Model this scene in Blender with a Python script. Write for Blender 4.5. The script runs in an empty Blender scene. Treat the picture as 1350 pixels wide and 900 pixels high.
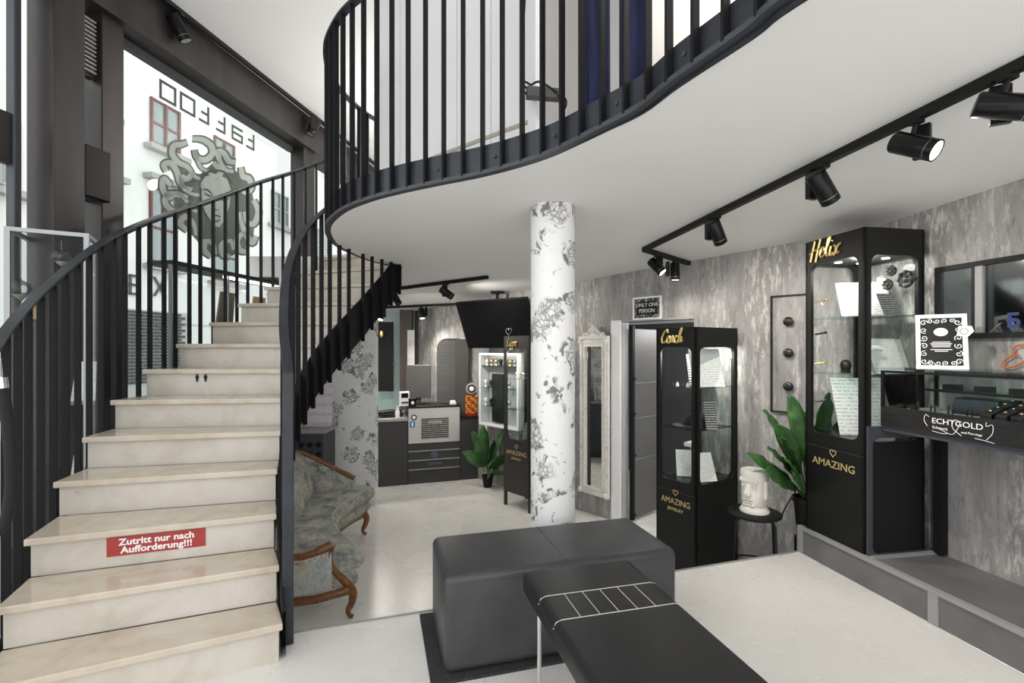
import bpy, bmesh, math, random
from mathutils import Vector, Matrix
random.seed(7)
S = bpy.context.scene
COL = S.collection
# ------------------------------------------------------------------ camera
F, HY, EYE = 645.0, 460.0, 1.4            # focal length in px, horizon row, eye height
cam = bpy.data.cameras.new('camera'); camo = bpy.data.objects.new('camera', cam); COL.objects.link(camo)
camo.location = (0, 0, EYE); camo.rotation_euler = (math.pi/2, 0, 0)
cam.sensor_width = 36; cam.lens = 36*F/1350; cam.shift_y = (HY-450)/1350; cam.clip_start = .02
S.camera = camo
# ------------------------------------------------------------------ world, exposure
W = bpy.data.worlds.new('sky'); S.world = W; W.use_nodes = True
W.node_tree.nodes['Background'].inputs[0].default_value = (.98, .985, .985, 1)
W.node_tree.nodes['Background'].inputs[1].default_value = 1.75
S.view_settings.view_transform = 'Standard'; S.view_settings.look = 'None'
S.view_settings.exposure = 0.25; S.view_settings.gamma = 1; S.view_settings.use_curve_mapping = False
SPOT_W = 50.0
# ------------------------------------------------------------------ helpers
def at(px, py, Y): return Vector(((px-675)/F*Y, Y, EYE-(py-HY)/F*Y))
def gz(px, py, z):
    Y = (EYE-z)*F/(py-HY); return Vector(((px-675)/F*Y, Y, z))
def zc(Y): return 2.41-.05*Y                       # soffit of the mezzanine
LF = -.36                                          # lower floor
UC = 4.17                                          # upper ceiling
V = Vector
MATS = {}
def thing(name, label, cat, loc=(0,0,0), rz=0, group=None, kind=None):
    o = bpy.data.objects.new(name, None); COL.objects.link(o); o.empty_display_size = .1
    o.location = loc; o.rotation_euler = (0,0,rz)
    MATS[o.name] = Matrix.Translation(V(loc)) @ Matrix.Rotation(rz, 4, 'Z')
    tag(o, label, cat, group, kind); return o
def tag(o, label=None, cat=None, group=None, kind=None):
    if label: o['label'] = label
    if cat: o['category'] = cat
    if group: o['group'] = group
    if kind: o['kind'] = kind
    return o
def link(name, me, parent=None, M=None):
    o = bpy.data.objects.new(name, me); COL.objects.link(o)
    if M is not None: o.matrix_basis = M
    if parent: o.parent = parent
    return o
class MB:
    def __init__(s): s.v = []; s.f = []
    def add(s, vs, fs):
        n = len(s.v); s.v += [V(p) for p in vs]; s.f += [[i+n for i in f] for f in fs]; return s
    def obox(s, o, a, b, c):
        o, a, b, c = V(o), V(a), V(b), V(c)
        return s.add([o, o+a, o+a+b, o+b, o+c, o+a+c, o+a+b+c, o+b+c],
                     [(3,2,1,0), (4,5,6,7), (0,1,5,4), (1,2,6,5), (2,3,7,6), (3,0,4,7)])
    def box(s, c, d, rz=0):
        R = Matrix.Rotation(rz, 3, 'Z'); a, b, h = R@V((d[0],0,0)), R@V((0,d[1],0)), V((0,0,d[2]))
        return s.obox(V(c)-(a+b+h)/2, a, b, h)
    def prism(s, poly, z0, z1):
        n = len(poly); fz = lambda z, p: z(p) if callable(z) else z
        vs = [(p[0], p[1], fz(z0, p)) for p in poly]+[(p[0], p[1], fz(z1, p)) for p in poly]
        return s.add(vs, [list(range(n))[::-1], list(range(n, 2*n))]+[(i, (i+1)%n, (i+1)%n+n, i+n) for i in range(n)])
    def slab(s, poly, n):                          # planar polygon in 3-D with a thickness vector
        k = len(poly); n = V(n)
        return s.add([V(p) for p in poly]+[V(p)+n for p in poly],
                     [list(range(k))[::-1], list(range(k, 2*k))]+[(i, (i+1)%k, (i+1)%k+k, i+k) for i in range(k)])
    def tube(s, pts, r, n=8, closed=False, flat=1.0):
        pts = [V(p) for p in pts]; m = len(pts); up = V((0,0,1)); vs = []; fs = []; prev = None
        for i, p in enumerate(pts):
            a = pts[(i-1)%m] if closed or i > 0 else p; b = pts[(i+1)%m] if closed or i < m-1 else p
            t = (b-a).normalized() if (b-a).length > 1e-9 else V((0,0,1))
            if prev is None:
                x = t.cross(up); x = t.cross(V((1,0,0))) if x.length < .05 else x
            else: x = prev-t*prev.dot(t)
            x.normalize(); prev = x; y = t.cross(x); rr = r[i] if isinstance(r, (list, tuple)) else r
            for k in range(n):
                an = 2*math.pi*k/n; vs.append(p+x*math.cos(an)*rr+y*math.sin(an)*rr*flat)
        for i in range(m if closed else m-1):
            j = (i+1)%m
            for k in range(n): fs.append((i*n+k, i*n+(k+1)%n, j*n+(k+1)%n, j*n+k))
        if not closed: fs += [list(range(n))[::-1], list(range((m-1)*n, m*n))]
        return s.add(vs, fs)
    def sweep(s, pts, w, h, up=(0,0,1)):           # rectangular bar, w sideways, h along up
        pts = [V(p) for p in pts]; m = len(pts); up = V(up); vs = []; fs = []
        for i, p in enumerate(pts):
            t = pts[min(i+1, m-1)]-pts[max(i-1, 0)]
            x = t.cross(up).normalized()*w/2; y = up*h/2
            vs += [p-x-y, p+x-y, p+x+y, p-x+y]
        for i in range(m-1):
            for k in range(4): fs.append((i*4+k, i*4+(k+1)%4, i*4+4+(k+1)%4, i*4+4+k))
        return s.add(vs, fs+[(3,2,1,0), tuple(range(4*m-4, 4*m))])
    def lathe(s, prof, n=20, c=(0,0,0), M=None):
        vs = []; fs = []; c = V(c); M = M or Matrix.Identity(3)
        for r, z in prof:
            for k in range(n):
                a = 2*math.pi*k/n; vs.append(c+M@V((r*math.cos(a), r*math.sin(a), z)))
        m = len(prof)
        for i in range(m-1):
            for k in range(n): fs.append((i*n+k, i*n+(k+1)%n, (i+1)*n+(k+1)%n, (i+1)*n+k))
        return s.add(vs, fs+[list(range(n))[::-1], list(range((m-1)*n, m*n))])
    def ell(s, c, r, nu=14, nv=8, M=None):
        prof = [(math.sin(math.pi*i/nv), -math.cos(math.pi*i/nv)) for i in range(1, nv)]
        D = Matrix.Diagonal(V(r)); M = (M or Matrix.Identity(3))@D
        return s.lathe(prof, nu, c, M)
    def plate(s, o, r, u, n, w, h, hole, rad, th, seg=6):   # rectangular plate with a rounded-rectangle hole
        o, r, u, n = V(o), V(r), V(u), V(n); x0, x1, z0, z1 = hole; inn = []; out = []
        for cx, cz, a0 in ((x1-rad, z1-rad, 0), (x0+rad, z1-rad, 90), (x0+rad, z0+rad, 180), (x1-rad, z0+rad, 270)):
            for k in range(seg+1):
                a = math.radians(a0+90*k/seg); dx, dz = math.cos(a), math.sin(a)
                inn.append((cx+rad*dx, cz+rad*dz))
                if k*2 < seg: e = {0:(w, None), 90:(None, h), 180:(0, None), 270:(None, 0)}[a0]
                elif k*2 > seg: e = {0:(None, h), 90:(0, None), 180:(None, 0), 270:(w, None)}[a0]
                else: e = {0:(w, h), 90:(0, h), 180:(0, 0), 270:(w, 0)}[a0]
                out.append((e[0] if e[0] is not None else cx+rad*dx, e[1] if e[1] is not None else cz+rad*dz))
        m = len(inn); vs = []
        for d in (0, th):
            for L in (inn, out): vs += [o+r*p[0]+u*p[1]+n*d for p in L]
        fs = []
        for i in range(m):
            j = (i+1)%m
            fs += [(i, j, m+j, m+i), (2*m+i, 3*m+i, 3*m+j, 2*m+j), (i, 2*m+i, 2*m+j, j), (m+i, m+j, 3*m+j, 3*m+i)]
        return s.add(vs, fs)
    def build(s, name, mat, parent=None, smooth=False, bevel=0, world=True, seg=2):
        vs = s.v
        if parent is not None and world:
            r = parent
            while r.parent: r = r.parent
            if r.name in MATS:
                Mi = MATS[r.name].inverted(); vs = [Mi@p for p in vs]
        me = bpy.data.meshes.new(name); me.from_pydata([tuple(p) for p in vs], [], s.f)
        bm = bmesh.new(); bm.from_mesh(me); bmesh.ops.recalc_face_normals(bm, faces=bm.faces)
        if bevel: bmesh.ops.bevel(bm, geom=[e for e in bm.edges if e.calc_face_angle(0) > .5], offset=bevel, segments=seg, affect='EDGES', profile=.5)
        for f in bm.faces: f.smooth = smooth
        bm.to_mesh(me); bm.free(); me.materials.append(mat)
        if smooth:
            try: me.set_sharp_from_angle(angle=math.radians(50))
            except Exception: pass
        return link(name, me, parent)
def cr(P, t):                                       # Catmull-Rom through a list of points at parameter t
    n = len(P)-1; t = max(0, min(n-1e-6, t)); i = int(t); u = t-i
    g = lambda k: V(P[k]) if 0 <= k <= n else (2*V(P[0])-V(P[1]) if k < 0 else 2*V(P[n])-V(P[n-1]))
    a, b, c, d = g(i-1), g(i), g(i+1), g(i+2)
    return .5*((2*b)+(c-a)*u+(2*a-5*b+4*c-d)*u*u+(3*b-a-3*c+d)*u**3)
def smooth_path(P, k=8): return [cr(P, i/k) for i in range((len(P)-1)*k)]+[V(P[-1])]
def resample(P, d):
    out = [V(P[0])]; acc = 0
    for a, b in zip(P, P[1:]):
        L = (b-a).length
        if L < 1e-9: continue
        q = d-acc
        while q <= L: out.append(a+(b-a)*q/L); q += d
        acc = L-(q-d)
    return out
# ------------------------------------------------------------------ materials
def M_(name, col=(.5,.5,.5), rough=.5, metal=0, spec=.5, emit=None, es=1):
    m = bpy.data.materials.new(name); m.use_nodes = True; b = m.node_tree.nodes['Principled BSDF']
    b.inputs['Base Color'].default_value = (*col, 1); b.inputs['Roughness'].default_value = rough
    b.inputs['Metallic'].default_value = metal; b.inputs['Specular IOR Level'].default_value = spec
    if emit: b.inputs['Emission Color'].default_value = (*emit, 1); b.inputs['Emission Strength'].default_value = es
    return m
class N:
    def __init__(s, m): s.m = m; s.t = m.node_tree; s.b = s.t.nodes['Principled BSDF']
    def n(s, typ, **kw):
        x = s.t.nodes.new(typ)
        for k, v in kw.items():
            if k.startswith('_'): setattr(x, k[1:], v)
            else: x.inputs[k.replace('__', ' ')].default_value = v
        return x
    def l(s, a, b): s.t.links.new(a, b)
    def co(s, scale=(1,1,1), kind='Object', rot=(0,0,0)):
        c = s.n('ShaderNodeTexCoord'); mp = s.n('ShaderNodeMapping'); mp.inputs['Scale'].default_value = scale
        mp.inputs['Rotation'].default_value = rot
        s.l(c.outputs[kind], mp.inputs[0]); return mp.outputs[0]
    def noise(s, vec, scale, detail=4, rough=.55, dist=0):
        x = s.n('ShaderNodeTexNoise', Scale=scale, Detail=detail, Roughness=rough, Distortion=dist); s.l(vec, x.inputs['Vector']); return x.outputs[0]
    def ramp(s, fac, stops):
        x = s.n('ShaderNodeValToRGB'); e = x.color_ramp.elements
        while len(e) < len(stops): e.new(.5)
        for i, (p, c) in enumerate(stops): e[i].position = p; e[i].color = (*c, 1) if len(c) == 3 else c
        s.l(fac, x.inputs[0]); return x.outputs[0]
    def mix(s, fac, a, b, typ='MIX'):
        x = s.n('ShaderNodeMix', _data_type='RGBA', _blend_type=typ)
        for v, i in ((fac, 0), (a, 6), (b, 7)):
            if isinstance(v, (int, float)): x.inputs[i].default_value = v
            elif isinstance(v, tuple): x.inputs[i].default_value = (*v, 1)
            else: s.l(v, x.inputs[i])
        return x.outputs[2]
    def math(s, op, a, b=0.):
        x = s.n('ShaderNodeMath', _operation=op)
        for v, i in ((a, 0), (b, 1)):
            if isinstance(v, (int, float)): x.inputs[i].default_value = v
            else: s.l(v, x.inputs[i])
        return x.outputs[0]
    def color(s, c): s.l(c, s.b.inputs['Base Color'])
    def bump(s, h, st=.2, d=.01):
        x = s.n('ShaderNodeBump', Strength=st, Distance=d); s.l(h, x.inputs['Height']); s.l(x.outputs[0], s.b.inputs['Normal'])
def gray(v): return (v, v*.98, v*.96)
white = M_('white_paint', (.80,.80,.80), .6)
soffit = M_('soffit_paint', (.80,.79,.775), .55)
n = N(soffit); n.color(n.ramp(n.noise(n.co(), 1.2, 3), [(.3, (.84,.83,.81)), (.7, (.88,.87,.86))]))
floor_m = M_('white_epoxy', (.75,.73,.70), .25)
n = N(floor_m); v = n.co(); c1 = n.ramp(n.noise(v, 1.1, 5, .55, 0), [(.2, (.715,.69,.655)), (.8, (.80,.78,.745))])
c2 = n.ramp(n.noise(v, 26, 3, .6), [(.0, (0,0,0)), (.235, (0,0,0)), (.26, (1,1,1))]); n.color(n.mix(1., c1, n.mix(.6, (1,1,1), c2), 'MULTIPLY'))
rr = n.ramp(n.noise(v, 3, 5), [(.2, (.22,.22,.22)), (.8, (.33,.33,.33))]); n.l(rr, n.b.inputs['Roughness'])
marble = M_('cream_marble', (.7,.66,.58), .22)
n = N(marble); v = n.co(); a = n.ramp(n.noise(v, 3.5, 7, .62, .6), [(.28, (.47,.425,.36)), (.5, (.575,.535,.475)), (.72, (.63,.595,.545))])
b = n.ramp(n.noise(v, 22, 3, .5), [(.2, (.45,.38,.28)), (.30, (1,1,1))]); n.color(n.mix(.6, a, n.mix(1., a, b, 'MULTIPLY')))
marble_t = M_('cream_marble_tread', (.7,.6,.48), .12)
n = N(marble_t); v = n.co(); a = n.ramp(n.noise(v, 4, 7, .62, .6), [(.28, (.46,.385,.29)), (.5, (.56,.49,.395)), (.72, (.62,.565,.485))])
b = n.ramp(n.noise(v, 24, 3, .5), [(.2, (.5,.36,.2)), (.31, (1,1,1))]); n.color(n.mix(.6, a, n.mix(1., a, b, 'MULTIPLY')))
black = M_('black_steel', (.009,.009,.0105), .6, 0, .18)
plate_m = M_('dark_steel_plate', (.022,.026,.033), .42, .2)
n = N(plate_m); n.color(n.ramp(n.noise(n.co(), 5, 5), [(.3, (.014,.016,.02)), (.7, (.034,.04,.05))]))
rim_m = M_('grey_steel_rim', (.05,.055,.065), .5, .2)
blackm = M_('matt_black', (.008,.008,.008), .5, 0, .28)
blackwood = M_('black_stained_wood', (.016,.015,.014), .45)
n = N(blackwood); n.color(n.ramp(n.noise(n.co((1.5,1.5,30)), 3, 5), [(.35, (.005,.005,.005)), (.7, (.022,.02,.019))]))
blackgloss = M_('black_lacquer', (.007,.007,.0075), .25, 0, .25)
screen = M_('dark_screen', (.004,.004,.0045), .4, 0, .12)
brown = M_('brown_steel', (.045,.038,.036), .4, .3)
n = N(brown); n.color(n.ramp(n.noise(n.co((2,2,.5)), 3, 5), [(.3, (.018,.0155,.0155)), (.7, (.04,.033,.031))]))
alu = M_('aluminium', (.34,.35,.36), .45, .7)
chrome = M_('chrome', (.8,.8,.8), .08, 1)
gold = M_('gold', (.83,.62,.25), .28, .9)
goldp = M_('gold_print', (.62,.46,.22), .4, .3)
red = M_('red_plastic', (.5,.03,.03), .45)
redsign = M_('red_vinyl', (.36,.035,.033), .4)
whitep = M_('white_print', (.85,.85,.84), .5)
greyd = M_('grey_laminate', (.042,.042,.042), .5, 0, .35)
greym = M_('mid_grey_laminate', (.09,.088,.086), .5)
greyl = M_('grey_paint', (.12,.12,.118), .5)
n = N(greyl); n.color(n.ramp(n.noise(n.co(), 4, 5), [(.3, (.115,.115,.113)), (.7, (.165,.165,.162))]))
greyledge = M_('light_grey_edging', (.30,.295,.285), .45)
blue = M_('navy_velvet', (.012,.015,.06), .85)
n = N(blue); n.color(n.ramp(n.noise(n.co((14,14,1.5)), 2, 5), [(.3, (.008,.01,.035)), (.7, (.03,.035,.11))]))
rubber = M_('charcoal_mat', (.02,.02,.02), .95)
n = N(rubber); nz = n.noise(n.co(), 160, 2); n.color(n.ramp(nz, [(.35, (.008,.008,.009)), (.7, (.07,.07,.075))])); n.bump(nz, .6, .01)
leather = M_('black_leather', (.015,.015,.016), .4, 0, .4)
n = N(leather); nz = n.noise(n.co(), 110, 2); n.bump(nz, .12, .004)
leather2 = M_('charcoal_leather', (.042,.043,.047), .38)
n = N(leather2); v = n.co(); n.color(n.ramp(n.noise(v, 5, 4), [(.3, (.034,.035,.038)), (.7, (.055,.056,.06))])); n.bump(n.noise(v, 90, 2), .12, .004)
thread = M_('cream_thread', (.6,.57,.5), .7)
wood = M_('walnut', (.19,.075,.025), .35)
n = N(wood); n.color(n.ramp(n.noise(n.co((12,12,12)), 3, 5, .6, 1), [(.3, (.10,.035,.012)), (.7, (.27,.115,.04))]))
woodp = M_('light_wood', (.36,.22,.11), .5)
fabric = M_('damask_fabric', (.3,.3,.27), .85)
n = N(fabric); v = n.co(); a = n.ramp(n.noise(v, 7, 6, .65, .5), [(.34, (.17,.185,.185)), (.46, (.33,.34,.31)), (.58, (.44,.425,.37)), (.72, (.60,.52,.38))])
f2 = n.noise(v, 45, 4, .7); b = n.ramp(f2, [(.35, (.55,.55,.58)), (.6, (1.15,1.15,1.1))]); n.color(n.mix(.8, a, n.mix(1., a, b, 'MULTIPLY'))); n.bump(f2, .3, .006)
fabric2 = M_('pale_damask_fabric', (.3,.3,.27), .85)
n = N(fabric2); v = n.co(); a = n.ramp(n.noise(v, 6, 6, .65, .5), [(.36, (.34,.37,.37)), (.52, (.46,.475,.455)), (.62, (.50,.46,.38)), (.7, (.36,.26,.2))])
f2 = n.noise(v, 55, 4, .7); b = n.ramp(f2, [(.35, (.65,.65,.65)), (.6, (1.1,1.1,1.08))]); n.color(n.mix(.8, a, n.mix(1., a, b, 'MULTIPLY'))); n.bump(f2, .3, .006)
leaf = M_('leaf_green', (.035,.11,.025), .4)
n = N(leaf); n.color(n.ramp(n.noise(n.co(), 9, 4), [(.3, (.018,.06,.016)), (.6, (.05,.14,.035)), (.8, (.12,.22,.08))]))
soil = M_('soil', (.03,.02,.015), .95)
plaster = M_('moai_plaster', (.72,.69,.63), .8)
frame_w = M_('distressed_white_frame', (.6,.58,.54), .6)
n = N(frame_w); n.color(n.ramp(n.noise(n.co(), 30, 5, .7), [(.25, (.3,.27,.24)), (.42, (.66,.63,.58)), (.8, (.78,.76,.72))]))
mirror_m = M_('mirror_glass', (.75,.76,.76), .03, 1)
mirror_d = M_('tinted_mirror', (.42,.45,.46), .06, 1)
brick_m = M_('dark_brick', (.06,.06,.065), .8)
mortar = M_('pale_mortar', (.4,.4,.4), .9)
bwall = M_('white_render', (.66,.66,.645), .9)
bred = M_('red_brown_frame', (.13,.035,.03), .6)
bglass = M_('far_window_glass', (.22,.26,.26), .08, .4)
teal = M_('teal_glass_panel', (.42,.52,.51), .2)
pave = M_('street_paving', (.3,.3,.3), .9)
led = M_('led_strip', (1,1,1), .5, emit=(1,.97,.92), es=4)
lens = M_('lit_lamp_lens', (1,1,1), .3, emit=(1,.95,.86), es=14)
downl = M_('downlight', (1,1,1), .3, emit=(1,.97,.92), es=6)
neon = M_('orange_neon_tube', (.42,.11,.02), .35, emit=(1,.25,.03), es=.06)
orange = M_('orange_candy', (.8,.25,.02), .4); yellow = M_('yellow_candy', (.85,.6,.06), .4)
bluelab = M_('blue_label', (.05,.18,.5), .4)
darkbronze = M_('dark_bronze', (.02,.018,.018), .3, .3)
steel_b = M_('brushed_steel', (.62,.61,.58), .32, .85)
def streak_wall():
    m = M_('streaked_concrete_wallpaper', (.3,.29,.28), .5); n = N(m)
    v = n.co((4.2,4.2,.8)); a = n.ramp(n.noise(v, 1.6, 9, .62, .15), [(.28, (.17,.162,.158)), (.47, (.255,.245,.24)), (.62, (.335,.325,.315)), (.78, (.46,.445,.43))])
    w = n.co((13,13,3.4)); fl = n.noise(w, 2.2, 10, .72, .1); b = n.ramp(fl, [(.50, (0,0,0)), (.60, (1,1,1))])
    reg = n.ramp(n.noise(n.co((2.5,2.5,.6)), 1.3, 3), [(.40, (0,0,0)), (.62, (1,1,1))])
    c = n.mix(n.math('MULTIPLY', n.mix(1., b, reg, 'MULTIPLY'), .7), a, (.66,.63,.59))
    dk = n.ramp(n.noise(w, 3.1, 9, .75), [(.36, (.66,.64,.64)), (.46, (1,1,1))])
    c = n.mix(1., c, dk, 'MULTIPLY')
    n.color(c); n.bump(fl, .12, .01); return m
wallm = streak_wall()
def rose_paper():
    m = M_('rose_wallpaper', (.85,.85,.84), .6); n = N(m); v = n.co()
    nz = n.n('ShaderNodeTexNoise', Scale=9., Detail=3.); n.l(v, nz.inputs['Vector'])
    dv = n.n('ShaderNodeVectorMath', _operation='MULTIPLY_ADD'); dv.inputs[1].default_value = (.10,.10,.10); n.l(nz.outputs[1], dv.inputs[0]); n.l(v, dv.inputs[2])
    vo = n.n('ShaderNodeTexVoronoi', Scale=5.6, Randomness=.9); n.l(dv.outputs[0], vo.inputs['Vector'])      # rose heads
    vp = n.n('ShaderNodeTexVoronoi', Scale=30., Randomness=1., _feature='DISTANCE_TO_EDGE'); n.l(dv.outputs[0], vp.inputs['Vector'])   # petal edges
    d = vo.outputs['Distance']; head = n.ramp(d, [(.36, (1,1,1)), (.50, (0,0,0))])
    sel = n.ramp(n.math('FRACT', n.math('MULTIPLY', vo.outputs['Color'], 3.7)), [(.16, (0,0,0)), (.20, (1,1,1))])
    head = n.mix(1., head, sel, 'MULTIPLY')
    pet = n.ramp(vp.outputs[0], [(.03, (1,1,1)), (.16, (0,0,0))])
    tone = n.ramp(n.noise(v, 24, 4, .6, .6), [(.42, (0,0,0)), (.62, (1,1,1))])
    c = n.mix(n.math('MULTIPLY', n.mix(1., head, tone, 'MULTIPLY'), .55), (.84,.835,.825), (.36,.35,.345))
    c = n.mix(n.math('MULTIPLY', n.mix(1., pet, head, 'MULTIPLY'), .85), c, (.22,.215,.21))
    ring = n.mix(1., n.ramp(d, [(.34, (0,0,0)), (.44, (1,1,1)), (.54, (1,1,1)), (.60, (0,0,0))]), sel, 'MULTIPLY')
    lf = n.ramp(n.noise(n.co((1,1,.8)), 17, 4, .55, 1.0), [(.52, (0,0,0)), (.57, (1,1,1))])
    c = n.mix(n.math('MULTIPLY', n.mix(1., lf, ring, 'MULTIPLY'), .9), c, (.12,.115,.115))
    sm = n.ramp(n.noise(v, 13, 4, .6, 1.2), [(.655, (0,0,0)), (.69, (1,1,1))]); c = n.mix(n.math('MULTIPLY', sm, .8), c, (.16,.155,.155))
    n.color(c); return m
rosem = rose_paper()
def thin_glass(name, tint=(.96,.985,.98), ior=1.45, rough=0.0, maxr=.5):
    m = bpy.data.materials.new(name); m.use_nodes = True; t = m.node_tree; t.nodes.clear()
    o = t.nodes.new('ShaderNodeOutputMaterial'); mx = t.nodes.new('ShaderNodeMixShader'); tr = t.nodes.new('ShaderNodeBsdfTransparent')
    gl = t.nodes.new('ShaderNodeBsdfGlossy'); fr = t.nodes.new('ShaderNodeFresnel'); fr.inputs[0].default_value = ior
    mu = t.nodes.new('ShaderNodeMath'); mu.operation = 'MINIMUM'; mu.inputs[1].default_value = maxr
    tr.inputs[0].default_value = (*tint, 1); gl.inputs['Roughness'].default_value = rough
    t.links.new(fr.outputs[0], mu.inputs[0]); t.links.new(mu.outputs[0], mx.inputs[0]); t.links.new(tr.outputs[0], mx.inputs[1]); t.links.new(gl.outputs[0], mx.inputs[2]); t.links.new(mx.outputs[0], o.inputs[0])
    return m
glass = thin_glass('clear_glass', (.975,.99,.985), 1.16, 0, .2); pane = thin_glass('shop_window_glass', (.95,.98,.97), 1.2, 0, .2)
shelfg = thin_glass('glass_shelf', (.86,.955,.94), 1.25, 0, .4)
def vinyl(name, col, a):
    m = bpy.data.materials.new(name); m.use_nodes = True; t = m.node_tree; b = t.nodes['Principled BSDF']
    b.inputs['Base Color'].default_value = (*col, 1); b.inputs['Roughness'].default_value = .6; b.inputs['Alpha'].default_value = a; return m
vin_d = vinyl('grey_window_vinyl', (.06,.07,.062), .94); vin_m = vinyl('sage_window_vinyl', (.085,.105,.09), .92); vin_l = vinyl('pale_sage_vinyl', (.37,.42,.385), .90)
def printed(name, bg, ink, rows=16, thr=.52, cut=.5):
    m = M_(name, bg, .55); n = N(m); v = n.co((1,1,1), 'Generated')
    sp = n.n('ShaderNodeSeparateXYZ'); n.l(v, sp.inputs[0])
    ln = n.math('SINE', n.math('MULTIPLY', sp.outputs[2], rows*6.283)); ln = n.ramp(ln, [(cut, (0,0,0)), (cut+.1, (1,1,1))])
    nz = n.ramp(n.noise(n.co((30,30,rows), 'Generated'), 1, 2), [(thr-.05, (0,0,0)), (thr, (1,1,1))])
    n.color(n.mix(n.math('MULTIPLY', n.mix(1., ln, nz, 'MULTIPLY'), .8), bg, ink)); return m
paper = printed('printed_price_sheet', (.84,.84,.82), (.35,.35,.35))
darkprint = printed('dark_printed_sheet', (.03,.03,.03), (.7,.7,.68), 12, .45)
def ornate():
    m = M_('ornate_black_white_print', (.02,.02,.02), .4); n = N(m); v = n.co((1,1,1), 'Object')
    n.color(n.ramp(n.noise(v, 16, 2, .5, 3.5), [(.5, (.015,.015,.015)), (.6, (.45,.44,.43))])); return m
ornatem = ornate()
# ================================================================== SETTING
SD = V((.953,.302,0)); SN = V((-.302,.953,0))              # step edge direction / away from camera
E0 = V((-1.09,2.41,0))
UA, VA = V((.985,.17,0)), V((-.17,.985,0))                 # right-hand wall axes
def A(u, v, z=0): return UA*u+VA*v+V((0,0,z))
WD, WN = V((.674,-.739,0)), V((.739,.674,0))               # door wall: along / into the wall
C1 = V((.73,5.355,0))
def Wp(s, z=0, off=0): return C1+WD*s+WN*off+V((0,0,z))
def ws(px): r = (px-675)/F; return (5.355*r-.73)/(.674+.739*r)
FA = 3.75; FD = V((.187,.982,0)); FN = V((.982,-.187,0))   # facade: along / inward
def fac(Y, z=0, off=0): return V((-FA+.19*Y, Y, z))+FN*off
def fpx(px, py, a=FA, off=0):
    r = (px-675)/F; Y = a/(.19-r); return V((-a+.19*Y, Y, EYE+(HY-py)*Y/F))+FN*off
def struct(o, label, cat='structure'): return tag(o, label, cat, kind='structure')
# floors
b = MB(); el, er = E0+SD*-2.6, V((1.99,3.38,0))
b.prism([el, er, A(2.533,2.99), A(2.533,-.5), (1.9,-.8), (-4.2,-.8), (-4.2,el.y)], -.4, 0)
struct(b.build('floor', floor_m), 'white worn epoxy floor of the raised front area', 'floor')
b = MB(); b.prism([(-3.7,1.6),(-1,2.2),(3.6,3.2),(3.6,9.2),(-3.7,9.2)], LF-.1, LF)
struct(b.build('floor_lower', floor_m), 'glossy white floor of the sunken rear shop area', 'floor')
b = MB(); b.obox(er-SD*4.6+V((0,0,-.002)), SD*4.6, SN*.012, (0,0,.008)); struct(b.build('trim_1', greyledge), 'thin metal edging along the floor step', 'trim')
b = MB(); b.prism([(-16,-8),(-3.9,-8),(-1.8,9.2),(-1,30),(-16,30)], -.5, -.2)
struct(b.build('ground', pave), 'grey street paving outside the shop window', 'street')
# grey ledge on the right
b = MB(); b.prism([A(2.535,3.0), A(3.06,3.0), A(3.06,-.4), A(2.535,-.4)], 0, .172)
ledge = struct(b.build('ledge', greyl), 'low grey painted ledge running below the right wall', 'ledge')
b = MB(); b.prism([A(2.527,3.01), A(2.56,3.01), A(2.56,-.4), A(2.527,-.4)], .16, .182); b.build('ledge_edging', greyledge, ledge)
b = MB(); b.obox(A(2.527,2.06), VA*.05, UA*.01, (0,0,.162)); b.build('joint_strip', greyledge, ledge)
b = MB(); b.obox(A(2.527,2.965), VA*.045, UA*.01, (0,0,.162)); b.build('joint_strip', greyledge, ledge)
b = MB(); b.obox(A(2.56,2.455,.172), UA*.47, VA*.045, (0,0,.014)); b.build('cross_batten', greyledge, ledge)
# mezzanine slab: balcony edge curve
edge = [(2.4,.12),(1.75,.3),(1.3,.58),(1.0,.95),(.77,1.32),(.72,1.45),(.589,1.704),(.512,1.887),(.395,2.04),(.204,2.27),(.03,2.41),(-.165,2.53),(-.375,2.63),(-.604,2.746),
        (-.81,2.87),(-1.013,3.04),(-1.175,3.25),(-1.266,3.42),(-1.325,3.61),(-1.36,3.83),(-1.345,4.03),(-1.265,4.34),(-1.06,4.71)]
EDGE = smooth_path([V((x,y,0)) for x, y in edge], 5)
corner_b = V((-2.0,8.37,0)); kink = V((2.497,3.418,0))
b = MB(); poly = [(p.x,p.y) for p in EDGE]+[(-2.02,5.12),(-2.78,5.12),(-2.15,8.42),(-1.95,8.4)]+[(Wp(ws(546),0,.02).x,Wp(ws(546),0,.02).y), (kink.x+.02,kink.y+.02), tuple(A(3.06,0).xy)]
b.prism(poly, lambda p: zc(p[1]), 2.37)
struct(b.build('ceiling_mezzanine', soffit), 'smooth white soffit under the curved mezzanine', 'ceiling')
b = MB(); b.prism([tuple(fac(-.8).xy),(4,-.8),(4,9),tuple(fac(9).xy)], UC, UC+.1); struct(b.build('ceiling', white), 'plain white ceiling above the mezzanine', 'ceiling')
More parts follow.
